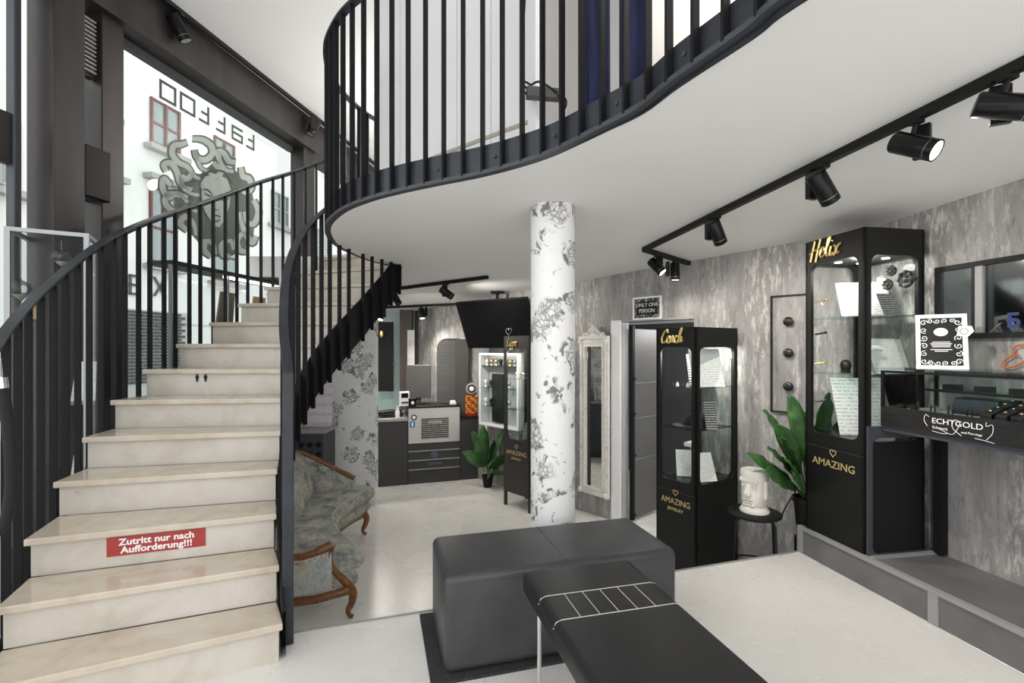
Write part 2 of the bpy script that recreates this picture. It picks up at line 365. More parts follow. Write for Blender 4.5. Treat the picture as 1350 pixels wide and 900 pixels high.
# walls
b = MB(); TH = .12; zd = 1.67; d0, d1 = ws(819), ws(915)
def wseg(s0, s1, z0, z1): b.obox(Wp(s0,z0), WD*(s1-s0), WN*TH, (0,0,z1-z0))
def wtop(s0, s1, z0): b.slab([Wp(s0,z0), Wp(s1,z0), Wp(s1,zc(Wp(s1).y)+.05), Wp(s0,zc(Wp(s0).y)+.05)], WN*TH)
wtop(-4.05, d0, LF); wtop(d0, d1, zd); wtop(d1, (kink-C1).length+.02, LF)
struct(b.build('wall_back', wallm), 'streaked grey concrete-look wallpaper wall with the doorway', 'wall')
b = MB(); q0, q1 = A(3.04,3.0), A(3.04,-.4); b.slab([q0, q1, q1+V((0,0,2.42)), q0+V((0,0,2.35))], UA*.12)
struct(b.build('wall_right', wallm), 'streaked grey wallpaper wall above the ledge', 'wall')
# door room
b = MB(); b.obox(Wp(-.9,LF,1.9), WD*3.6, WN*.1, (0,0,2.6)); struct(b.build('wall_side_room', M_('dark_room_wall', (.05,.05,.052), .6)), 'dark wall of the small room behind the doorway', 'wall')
b = MB(); b.obox(Wp(-.9,LF-.1,.1), WD*3.6, WN*2, (0,0,.1+.001)); struct(b.build('floor_side_room', floor_m), 'white floor of the small room behind the doorway', 'floor')
b = MB(); b.obox(Wp(-.9,1.75,.12), WD*3.6, WN*1.9, (0,0,.05)); struct(b.build('ceiling_side_room', white), 'ceiling of the small room behind the doorway', 'ceiling')
b = MB(); b.obox(Wp(ws(807),LF,-.02), WD*(d0-ws(807)), WN*.15, (0,0,zd-LF+.02)); struct(b.build('trim_2', white), 'white painted door jamb beside the ornate mirror', 'trim')
b = MB(); b.obox(Wp(d0,zd,-.005), WD*(d1-d0), WN*.13, (0,0,.025)); struct(b.build('trim_3', greyledge), 'thin pale lintel trim above the doorway', 'trim')
# door leaf: grey, four panels stacked
door = thing('door_1', 'grey four-panel folding door leaf standing open in the doorway', 'door', Wp(d0+.05,LF,.06), kind='structure')
b = MB(); b.obox(Wp(d0+.03,LF+.02,.10), WN*.04, WD*.04, (0,0,1.98)); b.build('hinge_stile', black, door)
zz = [LF+.02, .27, .69, 1.05, 1.62]
for z0, z1 in zip(zz, zz[1:]):
    b = MB(); b.obox(Wp(d0+.03,z0+.012,.14), WN*.44, WD*.035, (0,0,z1-z0-.024)); p = b.build('panel', greym, door, bevel=.004)
    b = MB(); b.tube([Wp(d0+.074,z0+.05,.10), Wp(d0+.074,z0+.05,.14)], .014, 8); b.build('hinge', black, p)
for z in zz[1:4]:
    b = MB(); b.obox(Wp(d0+.026,z-.011,.14), WN*.44, WD*.043, (0,0,.022)); b.build('rail', greyl, door)
# rose columns
b = MB(); cy = V((.25,3.0,0)); b.v = []; prof = [(.135,LF),(.135,zc(3.0)+.02)]; b.lathe(prof, 40, cy); b2 = b
struct(b.build('column', rosem, smooth=True), 'round column papered with grey roses on white', 'column')
b = MB(); b.box((-1.97,5.58,.95), (.86,.10,2.62));  struct(b.build('pillar', rosem), 'square rose-papered pillar under the upper stairs', 'pillar')
b = MB(); b.box((-2.35,5.28,.95), (.10,.48,2.62)); struct(b.build('wall_for_mirror', rosem), 'narrow rose-papered wall return added for the ornate mirror to reflect', 'wall')  # added return wall, placed to show up in the ornate mirror's reflection
# facade: posts, beam, panes
def post(name, label, y0, y1, z0, z1, dep, off=0, mat=brown):
    b = MB(); b.obox(fac(y0,z0,off), fac(y1)-fac(y0), FN*dep, (0,0,z1-z0)); return struct(b.build(name, mat, bevel=.006), label, 'trim')
post('trim_4', 'wide brown steel facade column at the left edge', 3.17, 3.36, -.3, UC, .22)
post('trim_5', 'narrow brown steel facade column beside the vent', 3.52, 3.68, -.3, UC, .16)
post('trim_6', 'brown steel facade column at the far end of the emblem pane', 5.83, 6.05, -.3, UC, .18)
post('trim_7', 'slim grey mullion left of the wide column', 3.06, 3.10, -.3, UC, .07, mat=rim_m)
b = MB(); b.obox(fac(2.2,3.80,-.1), fac(8.4)-fac(2.2), FN*.32, (0,0,.37)); struct(b.build('trim_8', brown), 'deep brown steel beam along the facade head', 'trim')
b = MB(); b.obox(fac(3.68,3.745,-.02), fac(5.83)-fac(3.68), FN*.06, (0,0,.06)); struct(b.build('trim_9', M_('dark_seal', (.03,.033,.033), .5)), 'dark window head profile above the lettering', 'trim')
def glazing(name, label, y0, y1, z0=-.3, z1=3.8):
    b = MB(); b.obox(fac(y0,z0,-.006), fac(y1)-fac(y0), FN*.008, (0,0,z1-z0)); struct(b.build(name, pane), label, 'window')
glazing('window_1', 'large shop window pane with snake-haired emblem', 3.68, 5.83)
glazing('window_2', 'tall window pane at the far left', 1.2, 3.06)
glazing('window_3', 'narrow window pane between the two brown columns', 3.36, 3.52, .2, 3.3)
glazing('window_4', 'rear window pane beyond the far column', 6.05, 8.3)
b = MB(); b.obox(fac(2.98,2.55,.0), fac(3.06)-fac(2.98), FN*.05, (0,0,.32)); struct(b.build('trim_10', brown, bevel=.004), 'small brown casing on the slim mullion', 'trim')
vent = thing('vent_grille', 'slatted air vent between the brown facade columns', 'vent', fac(3.44,3.35,.1))
b = MB(); b.obox(fac(3.37,3.32,.06), fac(3.51)-fac(3.37), FN*.05, (0,0,.42)); b.build('vent_box', brown, vent)
for i in range(13):
    b = MB(); b.obox(fac(3.375,3.35+.03*i,.11), fac(3.505)-fac(3.375), FN*.02, (0,0,.012)); b.build('slat', greyledge, vent)
b = MB(); b.obox(fac(3.38,2.45,.03), fac(3.56)-fac(3.38), FN*.16, (0,0,.36)); tag(b.build('speaker_box', blackgloss, bevel=.01), 'glossy black box fixed between the facade columns', 'speaker')
# ---- lettering on the glass (reads mirrored from inside)
let = thing('window_lettering', 'outlined tattoo lettering stuck on the window, mirrored', 'lettering', fac(4.6,3.45,.003))
def lt(y, z): return fac(y, z, .004)
def letter(y0, z0, strokes, s=.125):
    b = MB()
    for st in strokes:
        P = [lt(y0+s*(1-p[0]), z0+s*p[1]) for p in st]
        for p, q in zip(P, P[1:]):
            d = (q-p).normalized(); u = d.cross(FN)*.012
            b.slab([p-d*.0095-u, q+d*.0095-u, q+d*.0095+u, p-d*.0095+u], FN*.002)
    b.build('letter', vin_d, let)
Tt = [[(.25,1.15),(.25,0),(1,0)],[(.25,.62),(.8,.62)]]; Oo = [[(0,0),(1,0),(1,1),(0,1),(0,0)]]; Aa = [[(0,.95),(1,.95),(1,0),(0,0),(0,.5),(1,.5)]]
y0 = fpx(211,105).y; y5 = fpx(325,174).y
for i, g in enumerate((Oo, Oo, Tt, Tt, Aa, Tt)): letter(y0+(y5-y0)*i/5, fpx(211,128).z, g, .14 if i < 2 else .13)
# ---- snake-haired emblem, traced in crop pixels (200..360 x 80..360, scale 3.2125)
emb = thing('window_emblem', 'sage vinyl emblem of a snake-haired face on the window', 'emblem', fac(4.6,2.2,.003))
def cp(x, y, off): p = fpx(200+x/3.2125, 80+y/3.2125); return p+FN*off
def flat(name, pts, mat, off):
    b = MB(); b.slab([cp(x,y,off) for x, y in pts], FN*.001); return b.build(name, mat, emb)
def band(name, pts, w, mat, off):
    P = smooth_path([V((x,y,0)) for x, y in pts], 6); m = len(P); b = MB(); L = []; R = []
    for i, p in enumerate(P):
        t = P[min(i+1,m-1)]-P[max(i-1,0)]; t.normalize(); k = i/(m-1); ww = w*(.55+.45*math.sin(math.pi*min(1,.15+k*.95)))
        nn = V((-t.y,t.x,0))*ww; L.append(p+nn); R.append(p-nn)
    vs = [cp(p.x,p.y,off) for p in L]+[cp(p.x,p.y,off) for p in R]; vs += [p+FN*.001 for p in vs]
    fs = [(i,i+1,m+i+1,m+i) for i in range(m-1)]+[(2*m+i,3*m+i,3*m+i+1,2*m+i+1) for i in range(m-1)]
    b.add(vs, fs); return b.build(name, mat, emb)
flat('hair_ground', [(205,480),(150,470),(100,440),(110,540),(95,600),(110,660),(150,720),(190,760),(215,800),(260,830),(330,830),(390,800),(430,740),(440,640),(425,560),(400,500),(360,470),(300,440),(250,440)], vin_m, .002)
snakes = [[(150,345),(120,355),(92,360),(85,395),(110,430),(150,450),(180,490),(205,500)], [(170,330),(215,335),(250,360),(255,395),(225,420),(190,410),(180,380),(205,450),(240,470)],
 [(355,430),(325,425),(305,395),(280,385),(285,420),(310,460),(345,470)], [(60,470),(50,440),(80,435),(105,470),(120,520),(160,560),(200,570)], [(80,530),(50,500),(45,540),(70,580),(110,560),(150,600)],
 [(150,580),(100,565),(60,570),(60,610),(100,640),(150,620),(190,640)], [(375,450),(385,490),(410,500),(420,540),(395,560),(370,540)], [(430,590),(450,640),(430,690),(400,680),(390,640)],
 [(150,720),(120,690),(140,660),(175,690),(185,740)], [(250,830),(220,800),(230,760),(260,780),(270,820)], [(330,830),(300,820),(295,780),(330,760),(345,800)], [(400,810),(370,800),(360,760),(390,730),(415,760)], [(440,740),(425,770),(400,740),(380,690),(370,640)],
 [(175,470),(150,500),(125,495),(130,530),(170,545)], [(260,430),(290,470),(270,490),(240,475)]]
for P in snakes:
    s = band('snake', P, 21, vin_m, .003); band('snake_belly', P, 12.5, vin_l, .0042)
flat('face', [(205,520),(225,490),(262,482),(270,505),(290,488),(318,500),(332,545),(328,610),(312,665),(285,705),(262,700),(232,660),(212,605)], vin_l, .005)
flat('neck', [(232,660),(262,700),(285,705),(312,665),(315,730),(335,755),(215,755),(228,720)], vin_m, .0045)
for P, w in (([(216,545),(235,548),(255,568)],4), ([(222,562),(240,572),(256,574)],4), ([(285,570),(305,565),(325,562)],4), ([(288,586),(305,590),(325,584)],4), ([(268,575),(262,620),(270,632),(282,630)],3), ([(255,660),(272,655),(290,662)],4), ([(258,672),(272,680),(288,672)],4), ([(208,540),(205,590),(222,640),(255,690)],3), ([(205,500),(240,470),(300,470),(340,520)],5)):
    band('face_line', P, w, vin_d, .0062)
# ---- building across the street
BA = 10.5
def bp(px, py, off=0): return fpx(px, py, BA, off)
bld = thing('building', 'white rendered townhouse across the street with red-framed windows', 'building', V((-BA+.19*10,10,-.2)))
b = MB(); p0 = V((-BA+.19*2,2,-.2)); b.obox(p0, FD*34, -FN*.4, (0,0,13.5)); b.build('facade_wall', bwall, bld)
def bwin(px0, py0, px1, h, w_frame=bred, sill=True):
    a, c = bp(px0,py0), bp(px1,py0); z1 = a.z; z0 = z1-h; w = (V((c.x,c.y,0))-V((a.x,a.y,0))).length; o = V((a.x,a.y,z0))
    b = MB()
    for x, ww in ((0,.05),(w/2-.03,.06),(w-.05,.05)): b.obox(o+FD*x+FN*.0, FD*ww, FN*.06, (0,0,h))
    for z in (0, h*.45, h-.05): b.obox(o+V((0,0,z)), FD*w, FN*.05, (0,0,.05))
    f = b.build('window_frame', w_frame, bld)
    b = MB(); b.obox(o+FN*.005, FD*w, FN*.015, (0,0,h)); b.build('pane', bglass, f)
    b = MB(); b.obox(o-FD*.15+V((0,0,-.18)), FD*(w+.3), FN*.22, (0,0,.12)); 
    if sill: b.build('sill', greyledge, f)
bwin(197,127,236,1.05); bwin(281,178,308,.9); bwin(196,244,232,1.75); bwin(357,250,379,1.0, greyledge); bwin(356,342,380,1.0, greyledge); bwin(-60,60,-15,1.2); bwin(-5,150,25,1.2, greyledge); bwin(279,298,312,1.4); bwin(415,300,436,1.2, greyledge)
for px, py, px1 in ((142,232,160), (142,156,152), (188,228,240)):
    b = MB(); a, c = bp(px,py), bp(px1,py); b.obox(V((a.x,a.y,a.z-.1)), FD*(V((c.x,c.y,0))-V((a.x,a.y,0))).length, FN*.25, (0,0,.12)); b.build('cornice', greyledge, bld)
# brick ground floor: mortar bed with individual bricks
g0 = bp(150,405); g1 = bp(250,405); L = (V((g1.x,g1.y,0))-V((g0.x,g0.y,0))).length; zt = g0.z
b = MB(); b.obox(V((g0.x,g0.y,-.2)), FD*L, FN*.04, (0,0,zt+.2)); bed = b.build('brick_bed', mortar, bld)
b = MB(); b.obox(V((0,0,0)), FD*.21, FN*.035, (0,0,.055)); bm_ = b.build('brick', brick_m); bme = bm_.data; bpy.data.objects.remove(bm_)
Mi = MATS[bld.name].inverted(); k = 0
for r in range(22):
    for c in range(int(L/.235)-1):
        if k >= 290: break
        p = V((g0.x,g0.y,zt-.09-r*.075))+FD*(.02+c*.235+(.11 if r%2 else 0))+FN*.03; k += 1
        link('brick', bme, bed, Matrix.Translation(Mi@p))
b = MB()
for i, (px, py) in enumerate(((168,388),(200,390))):
    o = bp(px,py,.03)
    if i: b.obox(o, FD*.06+V((0,0,0)), FN*.02, V((0,0,.0))+FD*.3+V((0,0,.45))); b.obox(o+FD*.3, FD*.06, FN*.02, FD*-.3+V((0,0,.45)))
    else:
        b.obox(o, FD*.06, FN*.02, (0,0,.45))
        for z in (0,.2,.4): b.obox(o+V((0,0,z)), FD*.28, FN*.02, (0,0,.05))
b.build('sign_letters', rim_m, bld)
# ================================================================== STAIRCASE
R_ = .18
inner = [(-.92,2.0),(-1.03,2.17),(-1.13,2.35),(-1.24,2.55),(-1.34,2.77),(-1.42,2.98),(-1.47,3.19),(-1.485,3.41),(-1.46,3.64),(-1.40,3.88),(-1.32,4.10),(-1.23,4.28),(-1.14,4.44),(-1.06,4.60),(-.98,4.76)]
outer = [(-1.78,1.52),(-1.92,1.74),(-2.06,1.965),(-2.19,2.21),(-2.33,2.5),(-2.42,2.77),(-2.5,3.06),(-2.535,3.37),(-2.53,3.70),(-2.48,4.02),(-2.4,4.3),(-2.3,4.56),(-2.15,4.83),(-1.98,5.05),(-1.8,5.25)]
inner = [V((x,y,0)) for x, y in inner]; outer = [V((x,y,0)) for x, y in outer]
st = thing('staircase', 'winding staircase with cream marble treads and risers', 'staircase', (-1.5,1.9,0))
def zs(t): return R_*t
NS = 13
for i in range(1, NS+1):
    a, c = inner[i], outer[i]; a2, c2 = inner[i+1], outer[i+1]; x = (a-c).normalized(); fwd = V((x.y,-x.x,0)); fwd = -fwd if fwd.y < 0 else fwd
    k = 4; front = [c+(a-c)*j/k for j in range(k+1)]
    over = .02
    poly = [c-x*.015, a+x*.012]+([a+(a2-a)*.5+x*.01] if 1 else [])+[a2+fwd*over, c2+fwd*over]
    b = MB(); b.prism([(p.x,p.y) for p in poly], zs(i)-.032, zs(i)); b.build('tread', marble_t, st, bevel=.006)
    b = MB(); q0, q1 = c+fwd*.028, a+fwd*.028-x*.004; b.obox(V((q0.x,q0.y,zs(i-1)-.001)), q1-q0, fwd*.022, (0,0,R_-.032)); rs = b.build('riser', marble, st)
b = MB(); ts = [i*.25 for i in range(5, NS*4+1)]
for O in (inner,):
    P = [cr(O,t) for t in ts]; m = len(P)
    top = [V((p.x,p.y,max(zs(t)-.02,.0))) for p, t in zip(P, ts)]; bot = [V((p.x,p.y,max(zs(t)-.36, -.0 if t < 1.5 else -.3))) for p, t in zip(P, ts)]
    for i in range(m-1):
        d = (P[i+1]-P[i]); nn = V((d.y,-d.x,0)).normalized()*.014
        b.add([top[i]+nn,top[i+1]+nn,bot[i+1]+nn,bot[i]+nn,top[i]+nn*2,top[i+1]+nn*2,bot[i+1]+nn*2,bot[i]+nn*2], [(0,1,2,3),(7,6,5,4),(0,4,5,1),(2,6,7,3)])
b.build('inner_stringer', black, st)
b = MB()
for O in (outer,):
    P = [cr(O,t) for t in ts]; top = [V((p.x,p.y,max(zs(t)-.22,.0))) for p, t in zip(P, ts)]; bot = [V((p.x,p.y,max(zs(t)-.4,-.0))) for p, t in zip(P, ts)]
    for i in range(m-1):
        d = (P[i+1]-P[i]); nn = V((-d.y,d.x,0)).normalized()*.012
        b.add([top[i]+nn,top[i+1]+nn,bot[i+1]+nn,bot[i]+nn,top[i]+nn*2,top[i+1]+nn*2,bot[i+1]+nn*2,bot[i]+nn*2], [(0,1,2,3),(7,6,5,4),(0,4,5,1),(2,6,7,3)])
b.build('outer_stringer', black, st)
b = MB(); vs = []
for t in ts:
    z = max(zs(t)-.33,.005)
    for O in (inner, outer):
        p = cr(O,t); vs.append(V((p.x,p.y,z)))
b.add(vs+[p+V((0,0,.05)) for p in vs], [(2*i,2*i+1,2*i+3,2*i+2) for i in range(len(ts)-1)]+[(len(vs)+2*i,len(vs)+2*i+2,len(vs)+2*i+3,len(vs)+2*i+1) for i in range(len(ts)-1)])
b.build('soffit', M_('stair_soffit', (.5,.49,.47), .7), st)
# shoe marks on a riser (two small dark figures and a pale line)
# baluster meshes
BW, BT = .030, .012
b = MB(); b.box((0,0,.5), (BT,BW,1)); _o = b.build('baluster', black); BAL = _o.data; bpy.data.objects.remove(_o)
def baluster(parent, p, z0, z1, ang, name='baluster'):
    Mi = MATS[parent.name].inverted()
    M = Mi @ Matrix.Translation(V((p.x,p.y,z0))) @ Matrix.Rotation(ang, 4, 'Z') @ Matrix.Diagonal((1,1,z1-z0,1))
    return link(name, BAL, parent, M)
def rail_along(parent, O, t0, t1, hh, sp, side, drop, wide=.045, endz=None):
    n = 160; tt = [t0+(t1-t0)*i/n for i in range(n+1)]; P = []
    for t in tt:
        p = cr(O,t); q = cr(O,t+.05)-cr(O,t-.05); nn = V((q.y,-q.x,0)).normalized()*side; P.append(p+nn)
    top = [V((p.x,p.y,zs(t)+hh)) for p, t in zip(P, tt)]
    b = MB(); b.sweep(top, wide, .014); b.build('handrail', plate_m, parent)
    acc = 0
    for i in range(1, n+1):
        acc += (P[i]-P[i-1]).length
        if acc >= sp:
            acc -= sp; d = P[i]-P[i-1]; zb = zs(tt[i])-drop
            baluster(parent, P[i], max(zb, 0 if P[i].y < 2.3 else -.3), zs(tt[i])+hh-.007, math.atan2(d.y,d.x)+math.pi/2+math.pi/2)
    return top
ro = thing('stair_railing', 'long black flat-bar railing on the window side of the stairs', 'railing', (-2,1.9,0))
top_o = rail_along(ro, outer, .75, 13.9, 1.0, .122, -.035, .30)
b = MB(); b.sweep([p+V((0,0,-.02)) for p in top_o], .008, .03); b.build('rail_web', black, ro)
ri = thing('stair_railing', 'black flat-bar railing curving along the inner side of the stairs', 'railing', (-1.06,2.3,0))
top_i = rail_along(ri, inner, 1.75, 9.7, .97, .115, .045, .38)
p = top_i[0]; b = MB(); b.box((p.x,p.y,p.z/2), (.05,.03,p.z), .45); b.build('newel_post', plate_m, ri, bevel=.004)
# bars that pass the slab edge on the upper flight
acc = 0; n_ = 120; tt = [9.7+(13.0-9.7)*i/n_ for i in range(n_+1)]
for i in range(1, n_+1):
    p0, p1 = cr(inner,tt[i-1]), cr(inner,tt[i]); acc += (p1-p0).length
    if acc >= .115:
        acc -= .115; d = p1-p0; nn = V((d.y,-d.x,0)).normalized()*.045; baluster(ri, p1+nn, zs(tt[i])-.38, 2.30, math.atan2(d.y,d.x)+math.pi)
# mezzanine railing
rm = thing('mezzanine_railing', 'black flat-bar balcony railing around the curved mezzanine edge', 'railing', (-.4,2.65,2.3))
i0 = next(i for i, p in enumerate(EDGE) if p.y > .7); P = EDGE[i0:]
def offp(P, d):
    out = []
    for i, p in enumerate(P):
        t = P[min(i+1,len(P)-1)]-P[max(i-1,0)]; out.append(p+V((-t.y,t.x,0)).normalized()*d)
    return out
Pi = offp(P, -.01)
b = MB(); b.sweep([V((p.x,p.y,(zc(p.y)+2.43)/2+.01)) for p in offp(P,.006)], .010, .15); b.build('fascia_plate', plate_m, rm)
b = MB(); b.sweep([V((p.x,p.y,zc(p.y)+.010)) for p in offp(P,.02)], .044, .02); b.build('bottom_rim', rim_m, rm)
Pb = offp(P, .028); Q = resample(Pb, .118)
for i, p in enumerate(Q):
    d = Q[min(i+1,len(Q)-1)]-Q[max(i-1,0)]; baluster(rm, p, zc(p.y)+.012, 3.48, math.atan2(d.y,d.x)+math.pi)
b = MB(); b.sweep([V((p.x,p.y,3.487)) for p in Pb], .05, .014); b.build('handrail', plate_m, rm)
Qb = resample(offp(P,.013), .118*3)
for i, p in enumerate(Qb[:-1]):
    d = (Qb[i+1]-p).normalized(); q = p+d*.06; nn = V((d.y,-d.x,0)); R = Matrix((d, V((0,0,1)), nn)).transposed()
    if 1.2 < q.y < 3.2:
        b = MB(); b.lathe([(.009,0),(.009,.004),(.004,.006)], 8, V((q.x,q.y,zc(q.y)+.085)), Matrix((d, V((0,0,1)), -nn if nn.y > 0 else nn)).transposed()); b.build('bolt', rim_m, rm)
# red sign on a riser
tp = .5
def text(name, body, size, mat, parent, o, r, u, extr=.0015, align='CENTER', sx=1.0, bold=0):
    cu = bpy.data.curves.new(name, 'FONT'); cu.body = body; cu.size = size; cu.extrude = extr; cu.align_x = align; cu.align_y = 'CENTER'; cu.offset = bold; cu.resolution_u = 3
    to = bpy.data.objects.new('tmp', cu); COL.objects.link(to); dg = bpy.context.evaluated_depsgraph_get()
    me = bpy.data.meshes.new_from_object(to.evaluated_get(dg)); bpy.data.objects.remove(to)
    r, u = V(r).normalized(), V(u).normalized(); nn = r.cross(u)
    M = Matrix((( r.x*sx,u.x,nn.x,o[0]),(r.y*sx,u.y,nn.y,o[1]),(r.z*sx,u.z,nn.z,o[2]),(0,0,0,1)))
    if parent is not None:
        rt = parent
        while rt.parent: rt = rt.parent
        if rt.name in MATS: M = MATS[rt.name].inverted()@M
    me.transform(M); me.materials.clear(); me.materials.append(mat); return link(name, me, parent)
a, c = inner[3], outer[3]; x = (a-c).normalized(); fwd = V((-x.y,x.x,0)); fwd = -fwd if fwd.y < 0 else fwd
def rp(px, n=3):                                              # point on riser n hit by image column px
    a, c = inner[n]+fwd*.028, outer[n]+fwd*.028; k = (px-675)/F; d = a-c
    s = (k*c.y-c.x)/(d.x-k*d.y); return c+d*s
s0, s1 = rp(141), rp(271); z1 = EYE-(709-HY)*s0.y/F; z0 = EYE-(734-HY)*s0.y/F
sg = thing('warning_sign', 'red sign with white German lettering on a stair riser', 'sign', (s0.x,s0.y,z0))
b = MB(); b.obox(V((s0.x,s0.y,z0))-fwd*.0045, s1-s0, fwd*.004, (0,0,z1-z0)); b.build('sign_plate', redsign, sg)
mid = (s0+s1)/2-fwd*.005; wd = (s1-s0).length
text('lettering', 'Zutritt nur nach', .044, whitep, sg, (mid.x,mid.y,z0+(z1-z0)*.70), x, (0,0,1), .0005, sx=1.08, bold=.0012)
text('lettering', 'Aufforderung!!!', .044, whitep, sg, (mid.x,mid.y,z0+(z1-z0)*.27), x, (0,0,1), .0005, sx=1.08, bold=.0012)
a, c = inner[7], outer[7]
x7 = (a-c).normalized(); f7 = V((-x7.y,x7.x,0)); f7 = -f7 if f7.y < 0 else f7
def rp7(px):
    k = (px-675)/F; aa, cc = a+f7*.027, c+f7*.027; d = aa-cc; s = (k*cc.y-cc.x)/(d.x-k*d.y); return cc+d*s
for j, px in enumerate((260,271)):
    p = rp7(px); z = EYE-(497-HY)*p.y/F; b = MB(); b.box((p.x,p.y,z), (.022,.004,.026)); b.lathe([(.008,-.002),(.008,.002)], 10, V((p.x,p.y,z+.022)), Matrix.Rotation(math.pi/2,3,'X')); b.box((p.x,p.y,z-.022), (.012,.004,.022))
    tag(b.build('figure_sticker', blackm), ('left' if j == 0 else 'right')+' of two tiny dark figure stickers on a stair riser', 'sticker', 'figure stickers on the riser')
# ================================================================== LEFT: vitrine, window display, rope
va, vb = V((-.87,-.49,0)), V((-.49,.87,0)); P1 = V((-2.66,3.06,0))
vt = thing('glass_vitrine', 'aluminium-framed glass vitrine behind the stair railing', 'vitrine', P1+V((0,0,-.36)))
cs = [P1, P1+va*.36, P1+va*.36+vb*.38, P1+vb*.38]; ztop = 1.4+152*3.06/F
for p in cs:
    b = MB(); b.box((p.x,p.y,(ztop+LF)/2), (.026,.026,ztop-LF), math.atan2(.49,.87)); b.build('post', alu, vt)
for i in range(4):
    p, q = cs[i], cs[(i+1)%4]; b = MB(); b.sweep([p+V((0,0,ztop-.012)), q+V((0,0,ztop-.012))], .024, .024); b.build('top_rail', alu, vt)
    b = MB(); b.sweep([p+V((0,0,1.0)), q+V((0,0,1.0))], .004, 2*(ztop-1.03)); b.build('glass_pane', glass, vt)
for z in (.55,1.05,1.5):
    b = MB(); b.prism([(p.x,p.y) for p in cs], z, z+.006); b.build('glass_shelf', shelfg, vt)
b = MB(); b.prism([(p.x,p.y) for p in cs], LF, .2); b.build('base', rim_m, vt)
b = MB(); b.prism([(p.x,p.y) for p in cs], ztop-.008, ztop); b.build('glass_top', glass, vt)
for i, (px, py, Y, lab) in enumerate(((81,340,3.16,'clear glass teardrop ornament hanging high in the vitrine'), (27,382,3.06,'clear glass ornament hanging low in the vitrine'))):
    p = at(px,py,Y); s = .055 if i == 0 else .065
    b = MB(); b.lathe([(.002,-1.15*s),(.35*s,-.8*s),(.85*s,-.25*s),(s,.15*s),(.8*s,.6*s),(.3*s,.85*s),(.1*s,.95*s),(.1*s,1.1*s)], 20, p)
    o = thing('glass_ornament', lab, 'ornament', p, group='hanging glass ornaments'); b.build('bulb', thin_glass('ornament_glass'+str(i), (.88,.9,.9), 1.7, .02, .8), o, smooth=True)
    b = MB(); b.tube([p+V((0,0,1.1*s)), V((p.x,p.y,ztop-.02))], .0015, 5); b.build('thread', alu, o)
    b = MB(); b.lathe([(.001,-1.0*s),(.35*s,-.74*s),(.6*s,-.45*s)], 16, p); b.build('sand', plaster, o)
vc = P1+va*.18+vb*.19
for z, lab, o_ in ((1.056,'white card added to lighten the middle shelf of the aluminium vitrine',-.06), (.556,'white card added to lighten the lower shelf of the aluminium vitrine',.02)):  # white cards added to lighten the dark area behind the railing
    q_ = vc+vb*.08+va*(.09+o_); b = MB(); b.obox(q_+V((0,0,z)), -va*.2, vb*.006, V((0,0,.26))+vb*.03); tag(b.build('display_card', paper), lab, 'card', 'lightening cards added in the vitrine')
pw = at(42,400,3.1)
tag(MB().obox(pw+V((-.03,0,-.10)), V((.085,.05,0)), V((-.05,.08,0)), (0,0,.14)).build('wooden_block', woodp, bevel=.004), 'light wooden block standing in the aluminium vitrine', 'block')
dc = thing('window_display_case', 'black-topped glass display case along the shop window', 'display case', fac(4.6,LF,.25))
o0, o1 = fac(3.95,0,.06), fac(5.75,0,.06)
dw = FN*.24
b = MB(); b.obox(o0+V((0,0,2.075)), o1-o0, dw, (0,0,.035)); b.build('top', blackm, dc)
b = MB(); b.obox(o0+V((0,0,LF)), o1-o0, dw, (0,0,1.05)); b.build('base', rim_m, dc)
b = MB(); b.obox(fac(4.5,2.045,.27), (fac(5.5)-fac(4.5)), FN*.02, (0,0,.022)); b.build('led_strip', led, dc)
for k in range(4):
    q = fac(3.95+.59*k,0,.285); b = MB(); b.box((q.x,q.y,(2.075+LF)/2), (.02,.02,2.075-LF)); b.build('post', alu if k < 2 else blackm, dc)
    if k < 3:
        b = MB(); b.obox(q+V((0,0,.7)), fac(3.95+.59*(k+1))-fac(3.95+.59*k), FN*.004, (0,0,1.37)); b.build('glass_pane', glass, dc)
b = MB(); b.obox(o0+V((0,0,1.60)), o1-o0, dw, (0,0,.008)); b.build('glass_shelf', shelfg, dc)
for i, (Y, lab, mt) in enumerate(((4.55,'dark wooden display board on the window case shelf',M_('dark_board',(.11,.085,.06),.6)),(4.98,'tan wooden display board on the window case shelf',woodp),(5.25,'slim white-edged display board on the window case shelf',whitep))):
    q = fac(Y,1.61,.14); wdt = .20 if i < 2 else .03
    b = MB(); b.slab([q, q+FD*wdt, q+FD*(wdt+.03)+V((0,0,.33)), q+FD*.06+V((0,0,.33))], FN*.02); tag(b.build('display_board', mt), lab, 'board', 'boards on the window case shelf')
fl = fac(5.3,2.11,.16)
f_ = thing('red_flower', 'small red artificial flower on top of the window case', 'flower', fl)
for k in range(7):
    a = k*.9; b = MB(); b.ell(fl+V((.025*math.cos(a),.025*math.sin(a),.045+.01*(k%2))), (.022,.022,.018), 8, 5); b.build('petal', red, f_, smooth=True)
b = MB(); b.tube([fl, fl+V((0,0,.045))], .004, 6); b.build('stem', leaf, f_)
